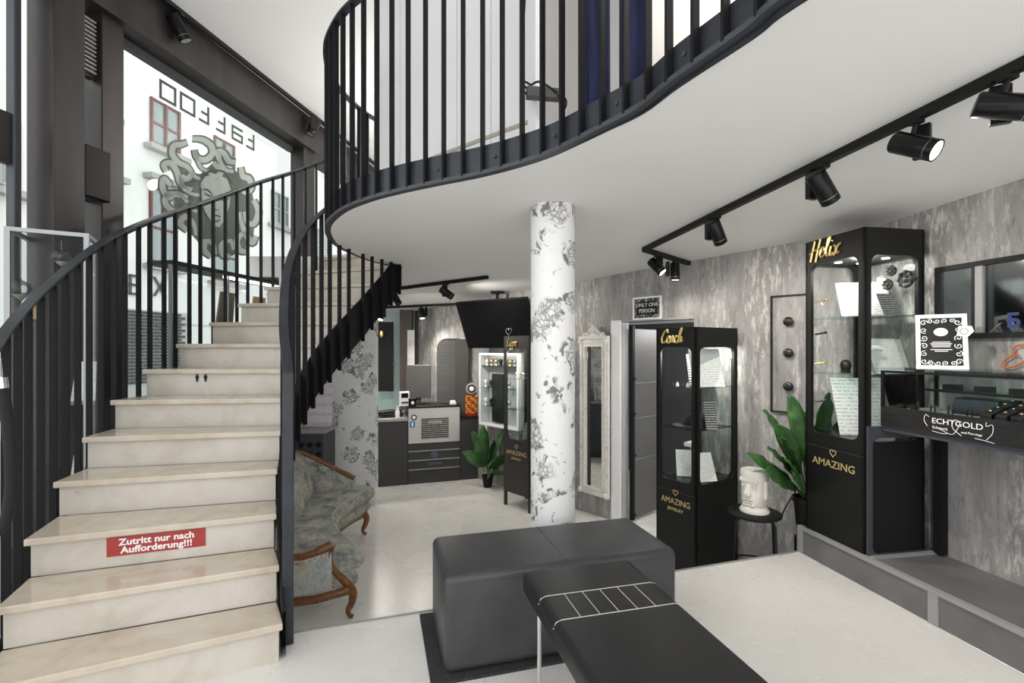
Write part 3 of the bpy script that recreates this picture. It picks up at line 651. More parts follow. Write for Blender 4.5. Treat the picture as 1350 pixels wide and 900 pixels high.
# rope barrier hanging at the railing start
rope = thing('barrier_rope', 'thick black barrier rope with chrome end hanging beside the railing', 'rope', at(4,690,1.6))
pts = [at(3,512,1.62), at(8,540,1.61), at(14,600,1.6), at(14,650,1.6), at(6,690,1.6), at(-6,700,1.6), at(-14,670,1.62), at(-14,600,1.64), at(-6,540,1.66)]
b = MB(); b.tube(smooth_path(pts,6), .016, 12); b.build('rope_body', M_('black_velvet', (.008,.008,.008), .9), rope, smooth=True)
b = MB(); b.tube([at(3,512,1.62), at(1,498,1.62)], .017, 12); b.build('end_ferrule', chrome, rope, smooth=True)
b = MB(); b.tube([at(1,498,1.62), at(-2,470,1.66), cr(outer,.9)+V((-.03,0,1.13))], .006, 8); b.build('hook', chrome, rope)
# ================================================================== SOFA
SO = V((-1.0,3.16,LF)); LV, DV = V((-.23,.973,0)), V((-.973,-.23,0))
def sp(x, y, z): return SO+LV*x+DV*y+V((0,0,z))
sofa = thing('settee', 'antique settee in grey-green damask with carved walnut frame', 'sofa', SO)
plan = [(.03,.16),(.0,.36),(.06,.6),(.22,.71),(.5,.75),(.8,.76),(1.1,.75),(1.38,.71),(1.54,.6),(1.6,.36),(1.57,.14)]
hts = [.50,.455,.52,.66,.80,.84,.84,.83,.80,.655,.535]
PL = smooth_path([V((x,y,h)) for (x,y), h in zip(plan,hts)], 6); m = len(PL)
def shell(j0, j1, zb, tin, tout, zt=0, name='back', mat=fabric):
    b = MB(); vs = []; K = 6
    idx = list(range(j0, j1+1))
    for i in idx:
        p = PL[i]; t = PL[min(i+1,m-1)]-PL[max(i-1,0)]; t.z = 0; t.normalize(); nin = V((t.y,-t.x,0))   # inward
        h = p.z+zt
        for k in range(K+1):
            z = zb+(h-zb)*k/K; f = tin+.05*math.sin(math.pi*min(1,k/K*1.0))*(1 if tin > 0 else 0); q = p+nin*f; vs.append(sp(q.x,q.y,z))
        for k in range(K, -1, -1):
            z = zb+(h-zb)*k/K; q = p-nin*tout; vs.append(sp(q.x,q.y,z))
    w = 2*(K+1); fs = []
    for i in range(len(idx)-1):
        for k in range(w): fs.append((i*w+k, i*w+(k+1)%w, (i+1)*w+(k+1)%w, (i+1)*w+k))
    fs += [list(range(w)), list(range((len(idx)-1)*w, len(idx)*w))[::-1]]
    return b.add(vs, fs).build(name, mat, sofa, smooth=True)
shell(10, m-8, .2, .05, .02, -.02, 'backrest', fabric)
shell(0, 10, .22, .05, .018, -.02, 'arm_panel', fabric2); shell(m-8, m-1, .22, .05, .018, -.02, 'arm_panel', fabric)
crest = [sp(p.x,p.y,p.z-.005) for p in PL]
b = MB(); b.tube(crest, [.030 if i in (0,1,2,m-1,m-2,m-3) else .024 for i in range(m)], 10); b.build('crest_rail', wood, sofa, smooth=True)
# arm front posts (concave S) and bottom rails
for xa, s in ((.03,1),(1.57,-1)):
    q = [(xa,.16,.50),(xa+.0,.175,.44),(xa+.005*s,.165,.36),(xa+.01*s,.12,.30),(xa+.015*s,.07,.24),(xa+.02*s,.045,.2)]
    b = MB(); b.tube([sp(*p) for p in smooth_path([V(p) for p in q],5)], [.03,.026,.024,.023,.022,.022,.022,.022,.022,.022,.022,.022,.022,.022,.022,.023,.024,.025,.026,.027,.028,.028,.03,.03,.03,.032][:26], 10); b.build('arm_post', wood, sofa, smooth=True)
b = MB(); b.tube([sp(.02,.05,.2), sp(-.005,.25,.175), sp(.0,.45,.17), sp(.06,.62,.18), sp(.25,.73,.19)], .026, 10); b.build('side_rail', wood, sofa, smooth=True)
b = MB(); b.tube([sp(1.58,.05,.2), sp(1.6,.25,.185), sp(1.6,.45,.18), sp(1.54,.62,.18), sp(1.35,.73,.19)], .026, 10); b.build('side_rail', wood, sofa, smooth=True)
nails = MB()
for i in range(0, 24):
    p = PL[int(i*.5)]; nails.ell(sp(p.x-.022,p.y-.004,p.z-.036), (.004,.004,.004), 6, 4)
for i in range(26): 
    k = i/25; nails.ell(sp(-.012-.02*math.sin(math.pi*k),.08+.5*k,.222-.02*math.sin(math.pi*k)), (.004,.004,.004), 6, 4)
tag(nails.build('nail_heads', M_('antique_nail',(.16,.09,.04),.4,.6), sofa), kind='stuff')
def yf(x): return -.02+.26*math.sin(math.pi*max(0,min(1,x/1.6)))**1.3
def seatblock(name, z0, z1, x0, x1, inset, mat, puff=.0, ny=7, nx=18, yb=.68):
    b = MB(); vs = []
    nz = 5
    ring = []
    for iz in range(nz+1):
        k = iz/nz; z = z0+(z1-z0)*k; ex = math.sin(math.pi*k)*puff
        loop = []
        for i in range(nx+1):
            x = x0+(x1-x0)*i/nx; loop.append((x, yf(x)+inset-ex, z))
        for i in range(nx, -1, -1):
            x = x0+(x1-x0)*i/nx; loop.append((x, yb, z))
        ring.append([sp(*p) for p in loop])
    n_ = len(ring[0]); vs = [p for r in ring for p in r]; fs = []
    for j in range(nz):
        for i in range(n_): fs.append((j*n_+i, j*n_+(i+1)%n_, (j+1)*n_+(i+1)%n_, (j+1)*n_+i))
    T = nz*n_
    for i in range(nx): fs += [(T+i, T+i+1, T+n_-2-i, T+n_-1-i), (i+1, i, n_-1-i, n_-2-i)]
    return b.add(vs, fs).build(name, mat, sofa, smooth=True)
seatblock('seat_base', .21, .33, .04, 1.56, .04, fabric, .035)
seatblock('seat_cushion', .325, .45, .05, .80, .0, fabric, .04); seatblock('seat_cushion', .325, .45, .81, 1.55, .0, fabric, .04)
b = MB(); P = [sp(x,yf(x)+.005,.445) for x in [.05+1.5*i/40 for i in range(41)]]; b.tube(P, .009, 6); b.build('piping', fabric2, sofa, smooth=True)
b = MB(); top = [];
for i in range(41):
    x = .04+1.52*i/40; y = yf(x)+.05; dz = .02*abs(math.sin(x*math.pi*3/1.52)); top.append((x,y,dz))
vs = [sp(x,y,.22) for x, y, d in top]+[sp(x,y,.165+d) for x, y, d in top]+[sp(x,y+.03,.22) for x, y, d in top]+[sp(x,y+.03,.165+d) for x, y, d in top]; n_ = 41; fs = []
for i in range(40): fs += [(i,i+1,n_+i+1,n_+i), (2*n_+i,3*n_+i,3*n_+i+1,2*n_+i+1), (n_+i,n_+i+1,3*n_+i+1,3*n_+i), (i,2*n_+i,2*n_+i+1,i+1)]
b.add(vs, fs).build('apron', wood, sofa, smooth=True)
for x, y, fx, fy in ((.06,.06,-.3,-1),(1.53,.06,.3,-1),(.8,.30,0,-1),(.15,.66,-.5,.7),(1.45,.66,.5,.7)):
    q = [V((x,y,.21)), V((x+.03*fx,y+.03*fy,.16)), V((x+.022*fx,y+.022*fy,.10)), V((x-.002*fx,y-.002*fy,.05)), V((x+.008*fx,y+.008*fy,.018)), V((x+.03*fx,y+.03*fy,.012))]
    b = MB(); pp = smooth_path(q,4); b.tube([sp(*p) for p in pp], [.034-.02*min(1,i/(len(pp)*.7)) for i in range(len(pp))], 9); b.build('leg', wood, sofa, smooth=True)
for i, (x, lab) in enumerate(((1.22,'square damask cushion leaning at the far end of the settee'),(.78,'square damask cushion leaning in the middle of the settee'))):
    b = MB(); K = 10; c = []; 
    vs = []; fs = []
    for sgn in (1,-1):
        for i_ in range(K+1):
            for j_ in range(K+1):
                u_, w_ = i_/K*2-1, j_/K*2-1; th = .06*(max(0,(1-u_**4)*(1-w_**4)))**.6*sgn
                vs.append(sp(x+u_*.21, .56+w_*.06-th, .645+w_*.2))
    n1 = (K+1)**2
    for i_ in range(K):
        for j_ in range(K):
            a_ = i_*(K+1)+j_; fs.append((a_,a_+1,a_+K+2,a_+K+1)); fs.append((n1+a_,n1+a_+K+1,n1+a_+K+2,n1+a_+1))
    cu = b.add(vs, fs); bb = cu.build('cushion', fabric, smooth=True); tag(bb, lab, 'cushion', 'settee cushions')
# ================================================================== OTTOMAN, BENCH, MAT
def frame_box(o, ex, ey, w, d, h): return MB().obox(o, ex*w, ey*d, (0,0,h))
OE, ON = V((.9637,.267,0)), V((-.267,.9637,0)); OO = V((-.285,2.07,0))
mt_ = frame_box(OO-OE*.06-ON*.03, OE, ON, 1.26, .56, .012).build('floor_mat', rubber); tag(mt_, 'charcoal textured mat under the leather ottoman', 'mat')
ot = thing('ottoman', 'large grey leather rectangular ottoman cube', 'ottoman', OO+V((0,0,.012)))
b = frame_box(OO+V((0,0,.012)), OE, ON, 1.13, .49, .42)
ob = b.build('upholstered_body', leather2, ot, smooth=True, bevel=.035, seg=5)
def seam(P, r=.0035, mat=leather2, parent=ot, name='seam'): return MB().tube(P, r, 6).build(name, mat, parent, smooth=True)
q = lambda x, y, z: OO+OE*x+ON*y+V((0,0,z))
seam([q(.03,-.0,.402), q(1.10,-.0,.402)]); seam([q(.565,.03,.4325), q(.565,.46,.4325)], .002); seam([q(.002,.03,.402), q(.002,.46,.402)])
BE, BN = V((.968,.25,0)), V((-.25,.968,0)); BO = V((.04,2.04,0)); BL = 1.25; BWD = .49
bn = thing('bench', 'long black leather bench with cream stitched panel in front', 'bench', BO-BN*BL)
b = MB(); b.obox(BO-BN*BL+V((0,0,.385)), BE*BWD, BN*BL, (0,0,.095)); b.build('padded_seat', leather, bn, smooth=True, bevel=.028, seg=5)
b = MB(); b.obox(BO-BN*(BL-.03)+BE*.03+V((0,0,.36)), BE*(BWD-.06), BN*(BL-.06), (0,0,.03)); b.build('seat_frame', black, bn)
for x in (.045, BWD-.045):
    for y in (.10, BL-.08):
        b = MB(); pb = BO+BE*x-BN*y; b.tube([pb+V((0,0,0)), pb+V((0,0,.37))], .009, 10); b.build('leg', chrome, bn, smooth=True)
qs = lambda x, y: BO+BE*x-BN*y+V((0,0,.4815))
for y in (.235,.40):
    b = MB(); b.tube([qs(.0,y)-V((0,0,.028)), qs(.009,y)-V((0,0,.007)), qs(.03,y), qs(BWD-.03,y), qs(BWD-.009,y)-V((0,0,.007))], .0016, 6); b.build('stitching', thread, bn)
for k in range(5):
    x = .10+.072*k; b = MB(); b.tube([qs(x,.235), qs(x,.40)], .0014, 6); b.build('stitching', thread, bn)
for x in (.004, .012):
    b = MB(); b.tube([qs(x,.03)-V((0,0,.016 if x > .01 else .035)), qs(x,BL-.03)-V((0,0,.016 if x > .01 else .035))], .0016, 6); b.build('seam', leather2, bn)
# ================================================================== CABINETS
def script(parent, word, o, r, u, h, mat=gold, rad=.0075):
    # hand drawn brush script; each glyph a list of strokes in a unit box, x advance last
    G = {'H':([[(.1,1.0),(.05,.5),(-.02,-.15)],[(.5,1.05),(.42,.4),(.36,-.2)],[(-.15,.3),(.2,.45),(.55,.5)]],.62),
         'e':([[(0,.25),(.28,.35),(.25,.52),(.1,.5),(.02,.2),(.15,.0),(.4,.15)]],.36), 'l':([[(0,.15),(.2,.8),(.22,1.05),(.1,.9),(.08,.2),(.2,.0),(.35,.15)]],.30),
         'i':([[(.05,.5),(.02,.1),(.12,.0),(.28,.15)],[(.1,.75),(.12,.8)]],.26), 'x':([[(0,.5),(.15,.4),(.25,.05),(.42,.1)],[(.45,.55),(.25,.4),(.1,.0),(-.02,.02)]],.48),
         'C':([[(.5,.8),(.45,1.0),(.2,.9),(0,.4),(.12,.0),(.4,.05),(.55,.2)]],.52), 'o':([[(.2,.5),(.02,.35),(.05,.05),(.25,.0),(.3,.3),(.2,.5),(.4,.42)]],.36),
         'n':([[(.0,.5),(.03,.0),(.1,.35),(.25,.5),(.28,.05),(.4,.1)]],.40), 'c':([[(.3,.42),(.15,.5),(.02,.25),(.12,.0),(.38,.12)]],.36),
         'h':([[(.0,.1),(.2,.8),(.22,1.1),(.1,.9),(.05,.0),(.18,.4),(.3,.4),(.3,.05),(.5,.2)]],.5),
         'L':([[(.3,1.0),(.12,.7),(.1,.1),(-.05,.02),(.3,.0),(.5,.1)]],.5), 'p':([[(.05,.5),(.0,-.4)],[(.02,.2),(.2,.5),(.3,.3),(.15,.02),(.04,.1)]],.38), 'E':([[(.75,.85),(.6,1.0),(.35,.85),(.4,.6),(.55,.55),(.3,.5),(.05,.2),(.2,0),(.6,.1),(.9,.35)]],.9),
         't':([[(.1,.9),(.03,.1),(.15,0),(.3,.15)],[(-.05,.6),(.25,.65)]],.3), 's':([[(.3,.45),(.1,.45),(.2,.25),(.15,.02),(0,.05)]],.36)}
    x = 0; o, r, u = V(o), V(r).normalized(), V(u); out = None; nn = r.cross(u.normalized())
    for ch in word:
        st, adv = G[ch]; b = MB()
        for s in st:
            P = smooth_path([o+(r*(x+p[0]+.18*p[1])+u*p[1])*h for p in s], 6); b.tube(P, rad, 7)
        b.build('script_letter', mat, parent, smooth=True); x += adv
def heart(parent, o, r, u, s, mat, rad):
    o, r, u = V(o), V(r).normalized(), V(u); P = []
    for i in range(24):
        t = 2*math.pi*i/24; P.append(o+r*(16*math.sin(t)**3/17*s)+u*((13*math.cos(t)-5*math.cos(2*t)-2*math.cos(3*t)-math.cos(4*t))/17*s))
    MB().tube(P, rad, 6, closed=True).build('heart', mat, parent)
def cabinet(name, label, Np, a, bv, wa, wb, z0, z1, zb, zh, word, wh, shelves, jew=True, legs=0, textz=.15, base_side=True, prm=blackm, lampw=5):
    """Np near corner, a: unit along lettered front (near to far), bv: unit along side face"""
    Np = V((Np[0],Np[1],0)); o = thing(name, label, 'display cabinet', Np+(a*wa+bv*wb)*.5+V((0,0,z0)))
    up = V((0,0,1)); na, nb = -bv, -a                      # outward normals of lettered front and of side face
    P = lambda s, t, z: Np+a*s+bv*t+up*z
    mg = .045
    b = MB(); b.plate(P(0,0,z0+legs), a, up, -na, wa, z1-z0-legs, (mg,wa-mg,zb-z0-legs,zh-z0-legs), .05, .018); b.build('front_frame', prm, o)
    b = MB(); b.plate(P(0,0,z0+legs), bv, up, -nb, wb, z1-z0-legs, (mg,wb-mg,zb-z0-legs,zh-z0-legs), .05, .018); b.build('side_frame', prm, o)
    b = MB(); b.plate(P(0,wb,z0+legs), a, up, na, wa, z1-z0-legs, (mg,wa-mg,zb-z0-legs,zh-z0-legs), .05, .018); b.build('rear_frame', prm, o)
    b = MB(); b.plate(P(wa,0,z0+legs), bv, up, nb, wb, z1-z0-legs, (mg,wb-mg,zb-z0-legs,zh-z0-legs), .05, .018); b.build('far_side_frame', prm, o)
    b = MB(); b.obox(P(.019,.019,zh+.012), a*(wa-.038), bv*(wb-.038), (0,0,z1-zh-.013)); hd = b.build('header_box', prm, o)
    b = MB(); b.obox(P(.019,.019,z0+legs), a*(wa-.038), bv*(wb-.038), (0,0,zb-z0-legs)); b.build('base_box', blackgloss, o)
    b = MB(); b.obox(P(.01,-.0015,zb-.09), a*(wa-.02), bv*.003, (0,0,.0025)); b.build('drawer_gap', rim_m, o)
    for s in (.3,.7):
        for t in (.3,.7):
            b = MB(); b.lathe([(.022,0),(.022,-.004)], 14, P(wa*s,wb*t,zh+.011)); b.build('downlight', downl, hd)
    for (oo, dd, nn, w) in ((P(.02,.02,zb), a, bv, wa-.04), (P(.02,.02,zb), bv, a, wb-.04), (P(.02,wb-.024,zb), a, bv, wa-.04)):
        b = MB(); b.obox(oo, dd*w, nn*.004, (0,0,zh-zb)); b.build('glass_pane', glass, o)
    for z in shelves:
        b = MB(); b.obox(P(.026,.026,z), a*(wa-.052), bv*(wb-.055), (0,0,.008)); b.build('glass_shelf', shelfg, o)
    if legs:
        for s in (0,wa-.03):
            for t in (0,wb-.03):
                b = MB(); b.obox(P(s,t,z0), a*.03, bv*.03, (0,0,legs+.02)); b.build('leg', prm, o)
    ld = bpy.data.lights.new('cabinet_light', 'POINT'); ld.energy = lampw; ld.shadow_soft_size = .05; ld.color = (1,.96,.9)
    lo = bpy.data.objects.new('cabinet_light', ld); COL.objects.link(lo); lo.location = P(wa*.5,wb*.5,zh-.05)-(Np+(a*wa+bv*wb)*.5+V((0,0,z0))); lo.parent = o
    r = -a; tc = P(wa*.5,-.001,0)
    script(o, word, P(wa-.06,-.010,zh+(z1-zh)*.24), r, up, wh, rad=.0075 if wh > .09 else .0045)
    zt = zb-textz
    heart(o, V((tc.x,tc.y,zt+.075))+na*.001, r, up, .026, goldp, .0022)
    text('lettering', 'AMAZING', .066, goldp, o, V((tc.x,tc.y,zt))+na*.0015, r, up, .001, sx=1.12 if wa > .4 else .95)
    if jew: text('lettering', 'JEWELRY', .035, goldp, o, V((tc.x,tc.y,zt-.062))+na*.0015, r, up, .001, sx=1.1)
    return o, P
helix, HP = cabinet('display_cabinet', 'tall black jewellery cabinet lettered Helix standing on the ledge', A(2.552,2.50), VA, UA, .46, .42, .182, 2.125, .846, 1.962, 'Helix', .115, (1.235,1.60), jew=False, textz=.185, lampw=3.5)
ca, cb = V((-.53,.848,0)), V((.848,.53,0))
conch, CPt = cabinet('display_cabinet', 'tall black jewellery cabinet lettered Conch beside the doorway', (1.405,3.73), ca, cb, .39, .52, LF, 1.57, .353, 1.415, 'Conch', .10, (.76,1.09), textz=.17, lampw=9)
lp = V((.19,5.235,0)); lippe, LP = cabinet('display_cabinet', 'black gold-scripted jewellery cabinet with heart on top behind the column', (lp.x,lp.y), -WD, WN, .42, .36, LF, 1.545, .40, 1.40, 'Lippe', .085, (.72,1.06), legs=.16, textz=.15, prm=M_('dark_metal_cabinet', (.03,.028,.027), .4))
heart(lippe, LP(.36,.02,1.60), WD, V((0,0,1)), .05, chrome, .006)
# contents of cabinets
def sheet(name, label, o, r, h, w, lean, mat, cat='price sheet', group=None, th=.003):
    o, r = V(o), V(r).normalized(); u = V((0,0,h))+V((r.y,-r.x,0))*-lean
    nn = r.cross(u).normalized()*th
    b = MB(); b.obox(o, r*w, nn, u); ob = b.build(name, mat); return tag(ob, label, cat, group)
rA = V((.8,-.6,0))
sheet('price_sheet', 'large white price sheet leaning on the top shelf of the Helix cabinet', HP(.27,.10,1.61), V((.93,-.2,0)), .23, .30, .10, paper, group='sheets in the Helix cabinet')
sheet('price_sheet', 'white price sheet on the middle shelf of the Helix cabinet', HP(.02,.16,1.245)+V((.02,.1,0)), V((.98,.1,0)), .22, .24, .08, paper, group='sheets in the Helix cabinet')
sheet('price_sheet', 'tall white price sheet standing on the base of the Helix cabinet', HP(.24,.06,.848), V((.96,-.1,0)), .36, .33, .12, paper, group='sheets in the Helix cabinet')
sheet('small_display_card', 'dark jewellery card with white top on the Helix top shelf', HP(.10,.24,1.61), V((.9,.1,0)), .14, .12, .06, darkprint, 'card')
def on_rear(px, py):                                # point on the rear glass of the Helix cabinet
    k = (px-675)/F; Y = 2.93/(.985*k+.17); return V((k*Y, Y, EYE+(HY-py)*Y/F))
for i, (px_, py_, r) in enumerate(((1177,357,.034),(1172,375,.036),(1196,368,.056))):
    c = on_rear(px_, py_); b = MB(); R = Matrix((VA, V((0,0,1)), -UA)).transposed(); g = thing('rosette', ('small upper','small lower','large')[i]+' black rosette ornament hanging in the Helix cabinet', 'ornament', c, group='black rosettes in the Helix cabinet')
    b.lathe([(r*.9,0),(r,.008),(r*.7,.018),(r*.45,.012),(r*.25,.022),(.002,.024)], 18, c, R); b.build('disc', darkbronze, g, smooth=True)
    for k in range(8):
        a = k*math.pi/4; q = c+R@V((r*.8*math.cos(a),r*.8*math.sin(a),.014)); b = MB(); b.ell(q, (r*.22,)*3, 8, 5); b.build('bead', darkbronze, g, smooth=True)
sk = HP(.30,.16,1.243); b = MB(); b.ell(sk+V((0,0,.05)), (.032,.036,.04), 12, 8); b.box(sk+V((0,0,.017)), (.036,.042,.034), .4); tag(b.build('skull_figure', darkbronze, smooth=True), 'small black skull figure on the Helix glass shelf', 'figurine')
bu = HP(.12,.14,1.243); g = thing('hand_display', 'white jewellery hand display on the Helix glass shelf', 'display', bu)
b = MB(); b.lathe([(.04,0),(.038,.008),(.018,.02),(.017,.09),(.02,.13)], 14, bu); b.build('stem', white, g, smooth=True)
b = MB(); b.tube([bu+V((0,0,.12)), bu+V((.0,0,.15)), bu+V((.05,-.01,.165)), bu+V((.085,-.015,.155))], [.02,.022,.018,.01], 10); b.build('palm', white, g, smooth=True)
b = MB(); b.tube([bu+V((0,0,.13)), bu+V((-.03,0,.17)), bu+V((-.035,0,.19))], [.012,.009,.006], 8); b.build('thumb', white, g, smooth=True)
for i, z in enumerate((1.04,1.30,1.50,1.72)):
    q = HP(.45,.06,z); b = MB(); b.tube([q+V((.0,-.004,0)), q+V((.05,-.03,.01))], .006, 8); b.ell(q+V((.055,-.033,.012)), (.011,)*3, 8, 5)
    tag(b.build('lock_peg', gold if i%2 else darkbronze, helix), None)
# Conch contents
sheet('price_sheet', 'white price list leaning on the top shelf of the Conch cabinet', CPt(.10,.10,1.10), V((.95,.1,0)), .30, .26, .10, paper, group='sheets in the Conch cabinet')
sheet('price_sheet', 'dark printed sheet on the top shelf of the Conch cabinet', CPt(.30,.30,1.10), V((.9,.1,0)), .26, .2, .06, darkprint, group='sheets in the Conch cabinet')
sheet('price_sheet', 'pale square card leaning at the bottom left of the Conch cabinet', CPt(.28,.12,.355), V((.95,-.2,0)), .2, .19, .09, paper, group='sheets in the Conch cabinet')
sheet('price_sheet', 'white card leaning at the bottom right of the Conch cabinet', CPt(.06,.10,.355), V((.9,.2,0)), .21, .17, .09, paper, group='sheets in the Conch cabinet')
cp_ = CPt(.17,.22,.77); g = thing('cap', 'black baseball cap lying on the middle shelf of the Conch cabinet', 'cap', cp_)
b = MB(); prof = [(.10,0),(.10,.03),(.088,.075),(.055,.105),(.01,.117)]; b.lathe(prof, 20, cp_); b.build('crown', blackm, g, smooth=True)
b = MB(); pts = [cp_+V((.10*math.cos(a)-.02,.10*math.sin(a),.012)) for a in [math.pi*(.75+.1*i) for i in range(8)]]; pts2 = [cp_+V((.17*math.cos(a)-.02,.15*math.sin(a),-.0+.006)) for a in [math.pi*(.75+.1*i) for i in range(8)]][::-1]
b.slab(pts+pts2, (0,0,.006)); b.build('brim', blackm, g)
sheet('piercing_card', 'dark piercing card propped behind the cap in the Conch cabinet', CPt(.03,.16,.77), V((.9,.1,0)), .22, .09, .05, darkprint, 'card')
for i in range(4):
    q = CPt(.30-.05*i,.09,1.098); b = MB(); b.lathe([(.012,0),(.012,.02),(.005,.028),(.006,.035)], 10, q); tag(b.build('ring_cone', white if i%2 else darkbronze, smooth=True), ('leftmost','second','third','rightmost')[i]+' tiny ring cone on the Conch top shelf', 'ring cone', 'ring cones on the Conch shelf')
# Lippe contents
for i in range(6):
    q = LP(.34-.055*i,.12+.03*(i%2),1.068); b = MB(); b.lathe([(.02,0),(.02,.012),(.012,.03),(.019,.055),(.004,.07)], 10, q)
    tag(b.build('jewellery_bust', (white,gold,steel_b)[i%3], smooth=True), ('first','second','third','fourth','fifth','sixth')[i]+' small jewellery bust from the left on the upper Lippe shelf', 'bust', 'busts on the Lippe shelf')
sheet('display_card', 'white-edged dark card leaning at the bottom of the Lippe cabinet', LP(.20,.08,.405), V((.7,-.6,0)), .17, .16, .06, darkprint, 'card')
# ================================================================== ECHTGOLD CASE
ec = thing('counter_case', 'wall-mounted glass jewellery counter with black front lettered ECHTGOLD', 'display counter', A(2.83,1.6,.95))
u0, u1, v0, v1 = 2.635, 3.03, 1.05, 2.475
def ab(u, v, z, du, dv, dz): return MB().obox(A(u,v,z), UA*du, VA*dv, (0,0,dz))
ab(u0,v0,.95,.03,v1-v0,.115).build('front_board', blackwood, ec)
ab(u0+.03,v0,.95,u1-u0-.03,v1-v0,.02).build('bottom_board', blackwood, ec)
ab(u0+.012,v0,.92,u1-u0-.012,v1-v0,.028).build('support_plate', rim_m, ec)
ab(u0+.03,v0,1.035,u1-u0-.03,v1-v0,.012).build('velvet_tray', M_('pale_tray', (.35,.34,.33), .8), ec)
ab(u0-.005,v0,1.281,u1-u0,v1-v0+.03,.009).build('glass_top', M_('teal_edge_glass_solid', (.5,.8,.76), .1) if 0 else shelfg, ec)
for z in (1.262,):
    ab(u0,v0,z,.014,v1-v0,.014).build('frame_rail', black, ec); ab(u1-.02,v0,z,.014,v1-v0,.014).build('frame_rail', black, ec)
for v in (v1-.014, 1.75, v0):
    for u in (u0, u1-.02): ab(u,v,1.06,.014,.014,.21).build('frame_post', black, ec)
ab(u0+.004,v0,1.065,.004,v1-v0-.01,.2).build('front_glass', glass, ec); ab(u0,v1-.008,1.065,u1-u0-.02,.004,.2).build('end_glass', glass, ec)
ab(u0+.2,v0,1.165,.19,v1-v0-.12,.006).build('glass_shelf', shelfg, ec); ab(u0+.19,v0,1.16,.012,v1-v0-.1,.014).build('shelf_rail', black, ec)
ab(2.99,2.415,.182,.045,.05,.74).build('support_post', black, ec)
b = MB(); b.plate(A(2.556,2.478,.184), UA, V((0,0,1)), VA, .46, .76, (.028,.452,.006,.69), .045, .016); b.build('support_frame', rim_m, ec)
tx = A(u0-.002,2.05,1.012)
text('lettering', 'ECHTGOLD', .040, whitep, ec, A(u0-.002,2.055,1.022), -VA, (0,0,1), .0006, sx=1.15)
text('lettering', 'Schmuck', .020, whitep, ec, A(u0-.002,2.135,.988), -VA, (0,0,1), .0006, sx=1.1)
text('lettering', 'und Piercings', .016, whitep, ec, A(u0-.002,1.985,.984), -VA, (0,0,1), .0006, sx=1.1)
for P in ([(2.19,.99),(2.21,1.02),(2.20,1.05),(2.18,1.04)], [(2.12,.985),(2.05,.965),(2.02,.985),(2.0,1.03),(2.03,1.04),(2.04,1.0),(1.99,.965)], [(1.86,.965),(1.83,1.0),(1.83,1.04),(1.86,1.03),(1.86,1.05)], [(1.92,.965),(1.86,.96),(1.82,.955)], [(2.16,.968),(2.10,.962),(2.07,.966)]):
    MB().tube(smooth_path([A(u0-.003,2.055+(v-2.02)*.85,z) for v, z in P],6), .0013, 5).build('flourish', whitep, ec)
# ring rolls and small stands inside
for i in range(3):
    g = thing('ring_roll', ('left','middle','right')[i]+' of three slanted black ring rolls in the gold counter', 'ring tray', A(2.76,1.95-.065*i,1.047), group='ring rolls in the counter')
    o_ = A(2.70,1.95-.065*i,1.047); b = MB(); b.slab([o_, o_+UA*.2, o_+UA*.2+V((0,0,.10)), o_+V((0,0,.035))], VA*.05); b.build('wedge', leather, g, bevel=.006)
    for k in range(4):
        b = MB(); b.ell(o_+UA*(.03+.045*k)+VA*.025+V((0,0,.05+.0155*k)), (.004,.009,.005), 8, 5); b.build('ring', (gold,chrome)[k%2], g, smooth=True)
for i in range(9):
    q = A(2.70+.03*(i%2),2.40-.046*i,1.048); b = MB()
    if i < 2: b.box(q+V((0,0,.018)), (.032,.03,.036), .3)
    else: b.lathe([(.012,0),(.012,.006),(.004,.01),(.004,.03),(.009,.036),(.003,.045+.006*(i%3))], 8, q)
    tag(b.build('earring_stand', darkbronze), ('first','second','third','fourth','fifth','sixth','seventh','eighth','ninth')[i]+' little dark stand from the left on the counter tray', 'earring stand', 'little stands on the counter tray')
for i in range(3):
    q = A(2.72,1.74-.06*i,1.048); b = MB(); b.lathe([(.018,0),(.018,.006),(.006,.012),(.006,.05),(.012,.06),(.003,.075)], 10, q); tag(b.build('earring_stand', darkbronze, smooth=True), ('first','second','third')[i]+' tall dark stand right of the ring rolls', 'earring stand', 'tall stands right of the ring rolls')
g = thing('ring_cushion', 'dark blue padded ring cushion at the back of the gold counter', 'ring tray', A(2.9,2.12,1.047))
MB().obox(A(2.84,2.03,1.047), UA*.1, VA*.22, V((.02,0,.09))).build('pad', M_('navy_leather',(.02,.025,.035),.5), g, bevel=.012)
for i in range(5):
    ab(2.88,2.25-.16*i,1.172,.05,.07,.03).build('trinket_box', darkbronze); o_ = bpy.data.objects[-1] if 0 else None
for i, o_ in enumerate([o for o in COL.objects if o.name.startswith('trinket_box')]): tag(o_, ('first','second','third','fourth','fifth')[i]+' small dark trinket box from the left on the counter rear shelf', 'box', 'boxes on the counter rear shelf')
